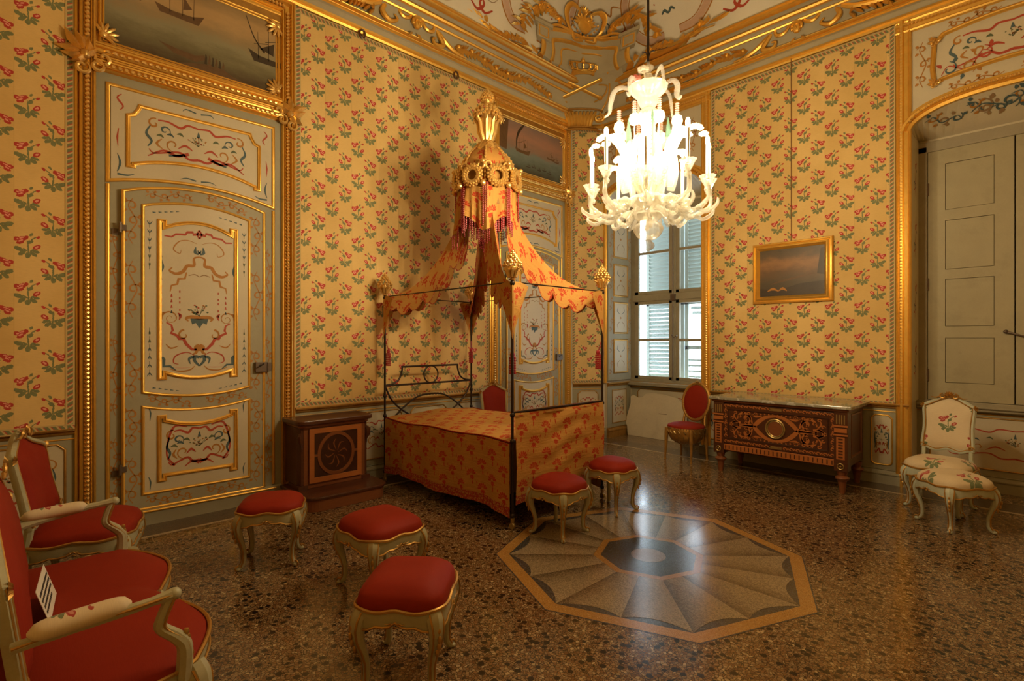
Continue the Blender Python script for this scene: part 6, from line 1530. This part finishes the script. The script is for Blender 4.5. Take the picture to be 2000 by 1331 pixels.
# ---------------------------------------------------------------- small framed landscape on its cord
pc = empty('framed_landscape', (-2.362, YR-.03, 2.137)); tag(pc, 'small dark landscape in a gilded frame hanging above the commode', 'painting')
m_ = MB(); m_.mold(rect(-.478, .478, 0, .795), [(0, 0), (0, .02), (.01, .045), (.025, .05), (.035, .04), (.05, .055), (.065, .06), (.075, .045), (.088, .03), (.095, .018), (.095, 0)], True, 0); m_.build('frame', M['gold'], pc, ang=30)
m_ = MB(); m_.box(-.40, .40, -.018, -.005, .075, .72); m_.build('canvas', M['dusk'], pc, False)
m_ = MB(); m_.poly([(-.39, .09), (.39, .09), (.39, .26), (.1, .24), (-.15, .17), (-.39, .2)], -.0185, 0); m_.poly([(.30, .35), (.39, .33), (.39, .68), (.34, .66)], -.0186, 0); m_.stroke([(-.25, .25), (0, .31), (.3, .36)], [.01, .03, .012], -.0187, 1, 4)
for x, z, w in ((-.22, .17, .07), (-.1, .17, .05)): m_.stroke([(x-w, z-.01), (x, z+.02), (x+w, z-.015)], [.008, .035, .008], -.0188, 2, 4)
m_.build('painted_detail', [M['pt_dark'], M['pt_brown'], M['p_ochre']], pc, False)
m_ = MB(); m_.tube([(.0, -.01, .78), (.0, -.015, 3.14)], .0045, 6); m_.build('hanging_cord', M['cord'], pc)

# ---------------------------------------------------------------- pale board leaning under the window
bdp = [(-.02, .0), (.30, -.0), (.70, .0), (.98, .0), (1.06, .2), (1.05, .48), (.98, .62), (.86, .70), (.60, .745), (.40, .75), (.27, .73), (.21, .665), (.12, .655), (.02, .69), (-.03, .66), (-.02, .55), (-.06, .36), (-.10, .23), (-.05, .15)]
m_ = MB(); m_.prism(bdp, -.02, .0); m_.map(lambda p: (p.x, p.y + p.z*.16, p.z))
o = m_.build('leaning_board', M['stone'], None, False, loc=(-5.17, 7.80, .002)); tag(o, 'pale irregular board leaning against the dado under the louvred window', 'board')
m_ = MB()
for x, z, w, h_ in ((.62, .42, .075, .012), (.33, .30, .006, .05), (.40, .62, .012, .012)): m_.box(x-w, x+w, -.021+z*.16, -.018+z*.16, z-h_, z+h_*.2)
m_.build('scratch_mark', M['pt_brown'], o, False)
# ---------------------------------------------------------------- glass chandelier
cd = empty('chandelier', (OC[0], OC[1], 2.40)); tag(cd, 'lit blown-glass chandelier with curling arms, flowers and candle bulbs hanging from the ceiling', 'chandelier')
m_ = MB(); m_.lathe([(.0, -.07), (.01, -.065), (.014, -.055), (.035, -.048), (.046, -.028), (.042, -.005), (.025, .012), (.02, .022)], 24, fl=.05, nf=12); m_.build('pendant_ball', M['crystal'], cd)
m_ = MB(); m_.lathe([(.02, .02), (.05, .025), (.085, .05), (.108, .09), (.112, .11), (.10, .135), (.078, .15), (.07, .165), (.085, .18), (.12, .21), (.10, .23), (.06, .25)], 40, fl=.025, nf=20); m_.build('bottom_bowl', M['crystal'], cd)
m_ = MB(); m_.lathe([(.08, .245), (.10, .27), (.14, .30), (.155, .325), (.13, .35), (.07, .37), (.045, .40), (.06, .45), (.10, .50), (.115, .55), (.09, .61), (.05, .65), (.05, .68), (.085, .72), (.10, .77), (.075, .82), (.045, .86), (.05, .90), (.085, .95), (.088, .985), (.06, 1.02), (.04, 1.03)], 28, fl=.04, nf=14); m_.build('baluster_stem', M['crystal'], cd)
m_ = MB(); m_.lathe([(.04, 1.03), (.06, 1.05), (.075, 1.09), (.085, 1.12), (.12, 1.15), (.14, 1.18), (.145, 1.20), (.125, 1.195), (.08, 1.16), (.05, 1.16), (.03, 1.18), (.03, 1.28), (.02, 1.30)], 32, fl=.03, nf=16); m_.build('crown_bowl', M['crystal'], cd)
m_ = MB(); m_.lathe([(.012, 1.27), (.03, 1.29), (.016, 1.31), (.04, 1.335), (.042, 1.35), (.016, 1.365), (.01, 1.39)], 16); m_.build('top_cap', M['crystal'], cd)
m_ = MB(); zc0, zc1 = 1.38, 7.08-2.40
m_.tube([(0, 0, zc0), (0, 0, zc1)], .009, 8); m_.build('hanging_rod', M['iron'], cd)
m_ = MB(); 
for k in range(3): a = 2*pi*k/3; m_.tube([(0, 0, 1.42), (.02*cos(a), .02*sin(a), 1.46), (.05*cos(a), .05*sin(a), 1.46)], .005, 5)
m_.build('hook', M['iron'], cd)
def flower(c, r_, m_, up=(0, 0, 1)):
    for k in range(6): a = 2*pi*k/6; m_.ell((c[0]+r_*.7*cos(a), c[1]+r_*.7*sin(a), c[2]), (r_*.55, r_*.55, r_*.45), None, 6, 4)
    m_.ell((c[0], c[1], c[2]+r_*.3), r_*.5, None, 6, 4)
NA = 10; proto = None
for k in range(NA):
    a = 2*pi*k/NA + .2; R0 = .44 + .03*(k % 2); zc = .385 + .05*(k % 2)
    if k < 2:
        m_ = MB(); P = [(.06, 0, .30), (.13, 0, .33), (.22, 0, .255), (.30, 0, .20), (.38, 0, .22), (R0+.01, 0, .29), (R0, 0, zc)]
        SP = smooth(P, 6); NP = len(SP)
        for tw in range(3): m_.tube([(p_[0], .009*cos(i*.7+tw*2.1), p_[2]+.009*sin(i*.7+tw*2.1)) for i, p_ in enumerate(SP)], [.013, .014, .015, .016, .014, .012, .010], 6)
        ar = m_.build('arm', M['crystal_clear'], cd, rot=a)
        c = MB(); c.lathe([(.018, -.02), (.03, .0), (.038, .02), (.052, .045), (.06, .052), (.048, .048), (.025, .03)], 20, (R0, 0, zc), fl=.05, nf=10); c.lathe([(.02, -.06), (.026, -.045), (.02, -.03)], 12, (R0, 0, zc)); c.build('candle_cup', M['crystal_clear'], ar)
        c = MB(); c.tube([(R0, 0, zc+.03), (R0, 0, zc+.27)], .0125, 10); c.build('candle', M['candle'], ar)
        c = MB(); c.ell((R0, 0, zc+.305), (.0155, .0155, .036), None, 8, 6); c.build('bulb', M['bulb'], ar)
        f = MB(); flower((.27, 0, .275), .05, f)
        f.build('glass_flower', M['crystal'], ar)
        f = MB(); f.tube(smooth([(.36, 0, .22), (.43, .03, .19), (.50, .02, .23), (.51, .0, .27)], 4), [.012, .016, .014, .006], 6); f.build('glass_tendril', M['crystal'], ar); proto = (proto or []) + [ar]
    else:
        c = copy_tree(proto[k % 2], cd); c.rotation_euler = (0, 0, a)
NB = 8; pr = []
for k in range(NB):
    a = 2*pi*(k+.5)/NB + .1
    if k < 2:
        m_ = MB(); hi = .0 if k == 0 else -.10
        P = smooth([(.05, 0, .36), (.12, 0, .50+hi*.3), (.18, 0, .68+hi), (.24, 0, .80+hi), (.33, 0, .86+hi), (.40, 0, .83+hi)], 5)
        m_.tube(P, [.012, .018, .024, .026, .018, .008], 7, flat=.5)
        for i in range(4, len(P)-2, 1):
            for s2 in (-1, 1): p_ = P[i]; m_.ell((p_[0], s2*.022, p_[2]-.004), (.016, .018, .016), None, 5, 4)
        lf = m_.build('leaf_arm', M['crystal'], cd, rot=a)
        f = MB(); flower((.40, 0, .79+hi), .03, f); f.build('flower', M['crystal'], lf)
        f = MB(); f.tube(smooth([(.06, 0, .36), (.16, .06, .55), (.20, .08, .74), (.21, .09, .86)], 4), .006, 5); f.lathe([(.0, .83), (.03, .84), (.042, .87), (.036, .905), (.018, .92), (.012, .93)], 12, (.21, .09, 0)); f.build('tulip', M['crystal'], lf)
        f = MB()
        for q in range(5): f.lathe([(.008, 0), (.017, .008), (.008, .016)], 8, (.21, .09, .93+.016*q))
        f.build('bud', M['crystal_pink'], lf); pr.append(lf)
    else:
        c = copy_tree(pr[k % 2], cd); c.rotation_euler = (0, 0, a)
for k in range(6):
    a = 2*pi*k/6+.4
    m_ = MB(); m_.tube(smooth([(.11, 0, 1.19), (.20, 0, 1.23), (.26, 0, 1.21), (.29, 0, 1.12), (.30, .0, 1.05), (.34, 0, 1.02)] if k % 2 else [(.11, 0, 1.19), (.18, 0, 1.215), (.215, 0, 1.17), (.21, 0, 1.10), (.23, 0, 1.07), (.245, 0, 1.09)], 5), [.010, .019, .022, .015, .006], 8, flat=.4); m_.build('crown_leaf', M['crystal_clear'], cd, rot=a)
for k in range(4):
    a = 2*pi*k/4 + .75; m_ = MB(); m_.lathe([(.004, .96), (.022, .86), (.028, .82), (.022, .77), (.018, .62)], 4, (.15*cos(a), .15*sin(a), 0)); m_.build('spire', M['crystal_green'], cd, False)
for k in range(4):
    a = 2*pi*k/4+.2; m_ = MB(); R0 = .0 if k == 0 else .10; c0 = (R0*cos(a), R0*sin(a), 1.28 + (.02 if k == 0 else .01))
    if k == 0: c0 = (0, .05, 1.27)
    m_.tube([(R0*.4*cos(a), R0*.4*sin(a), 1.17), c0], .006, 5); flower(c0, .04, m_); m_.build('crown_flower', M['crystal_pink'] if k == 2 else M['crystal'], cd)
for k in range(9):
    a = 2*pi*k/9+.1; m_ = MB(); m_.tube(smooth([(.05*cos(a), .05*sin(a), .68), (.12*cos(a), .12*sin(a), .75), (.17*cos(a), .17*sin(a), .70), (.19*cos(a), .19*sin(a), .55), (.17*cos(a), .17*sin(a), .40)], 4), [.02, .03, .038, .046, .03], 7, flat=.45); m_.build('glass_frond', M['crystal_clear'], cd)
for k in range(12):   # curled glass leaves round the hub
    a = 2*pi*k/12; m_ = MB(); r1 = .17+.05*(k % 2); m_.tube(smooth([(.07*cos(a), .07*sin(a), .24), (r1*.7*cos(a), r1*.7*sin(a), .235), (r1*cos(a+.1), r1*sin(a+.1), .17), (r1*1.12*cos(a+.15), r1*1.12*sin(a+.15), .15), (r1*1.15*cos(a+.1), r1*1.15*sin(a+.1), .18)], 4), [.014, .022, .024, .016, .008], 7, flat=.4); m_.build('hub_leaf', M['crystal_clear'], cd)
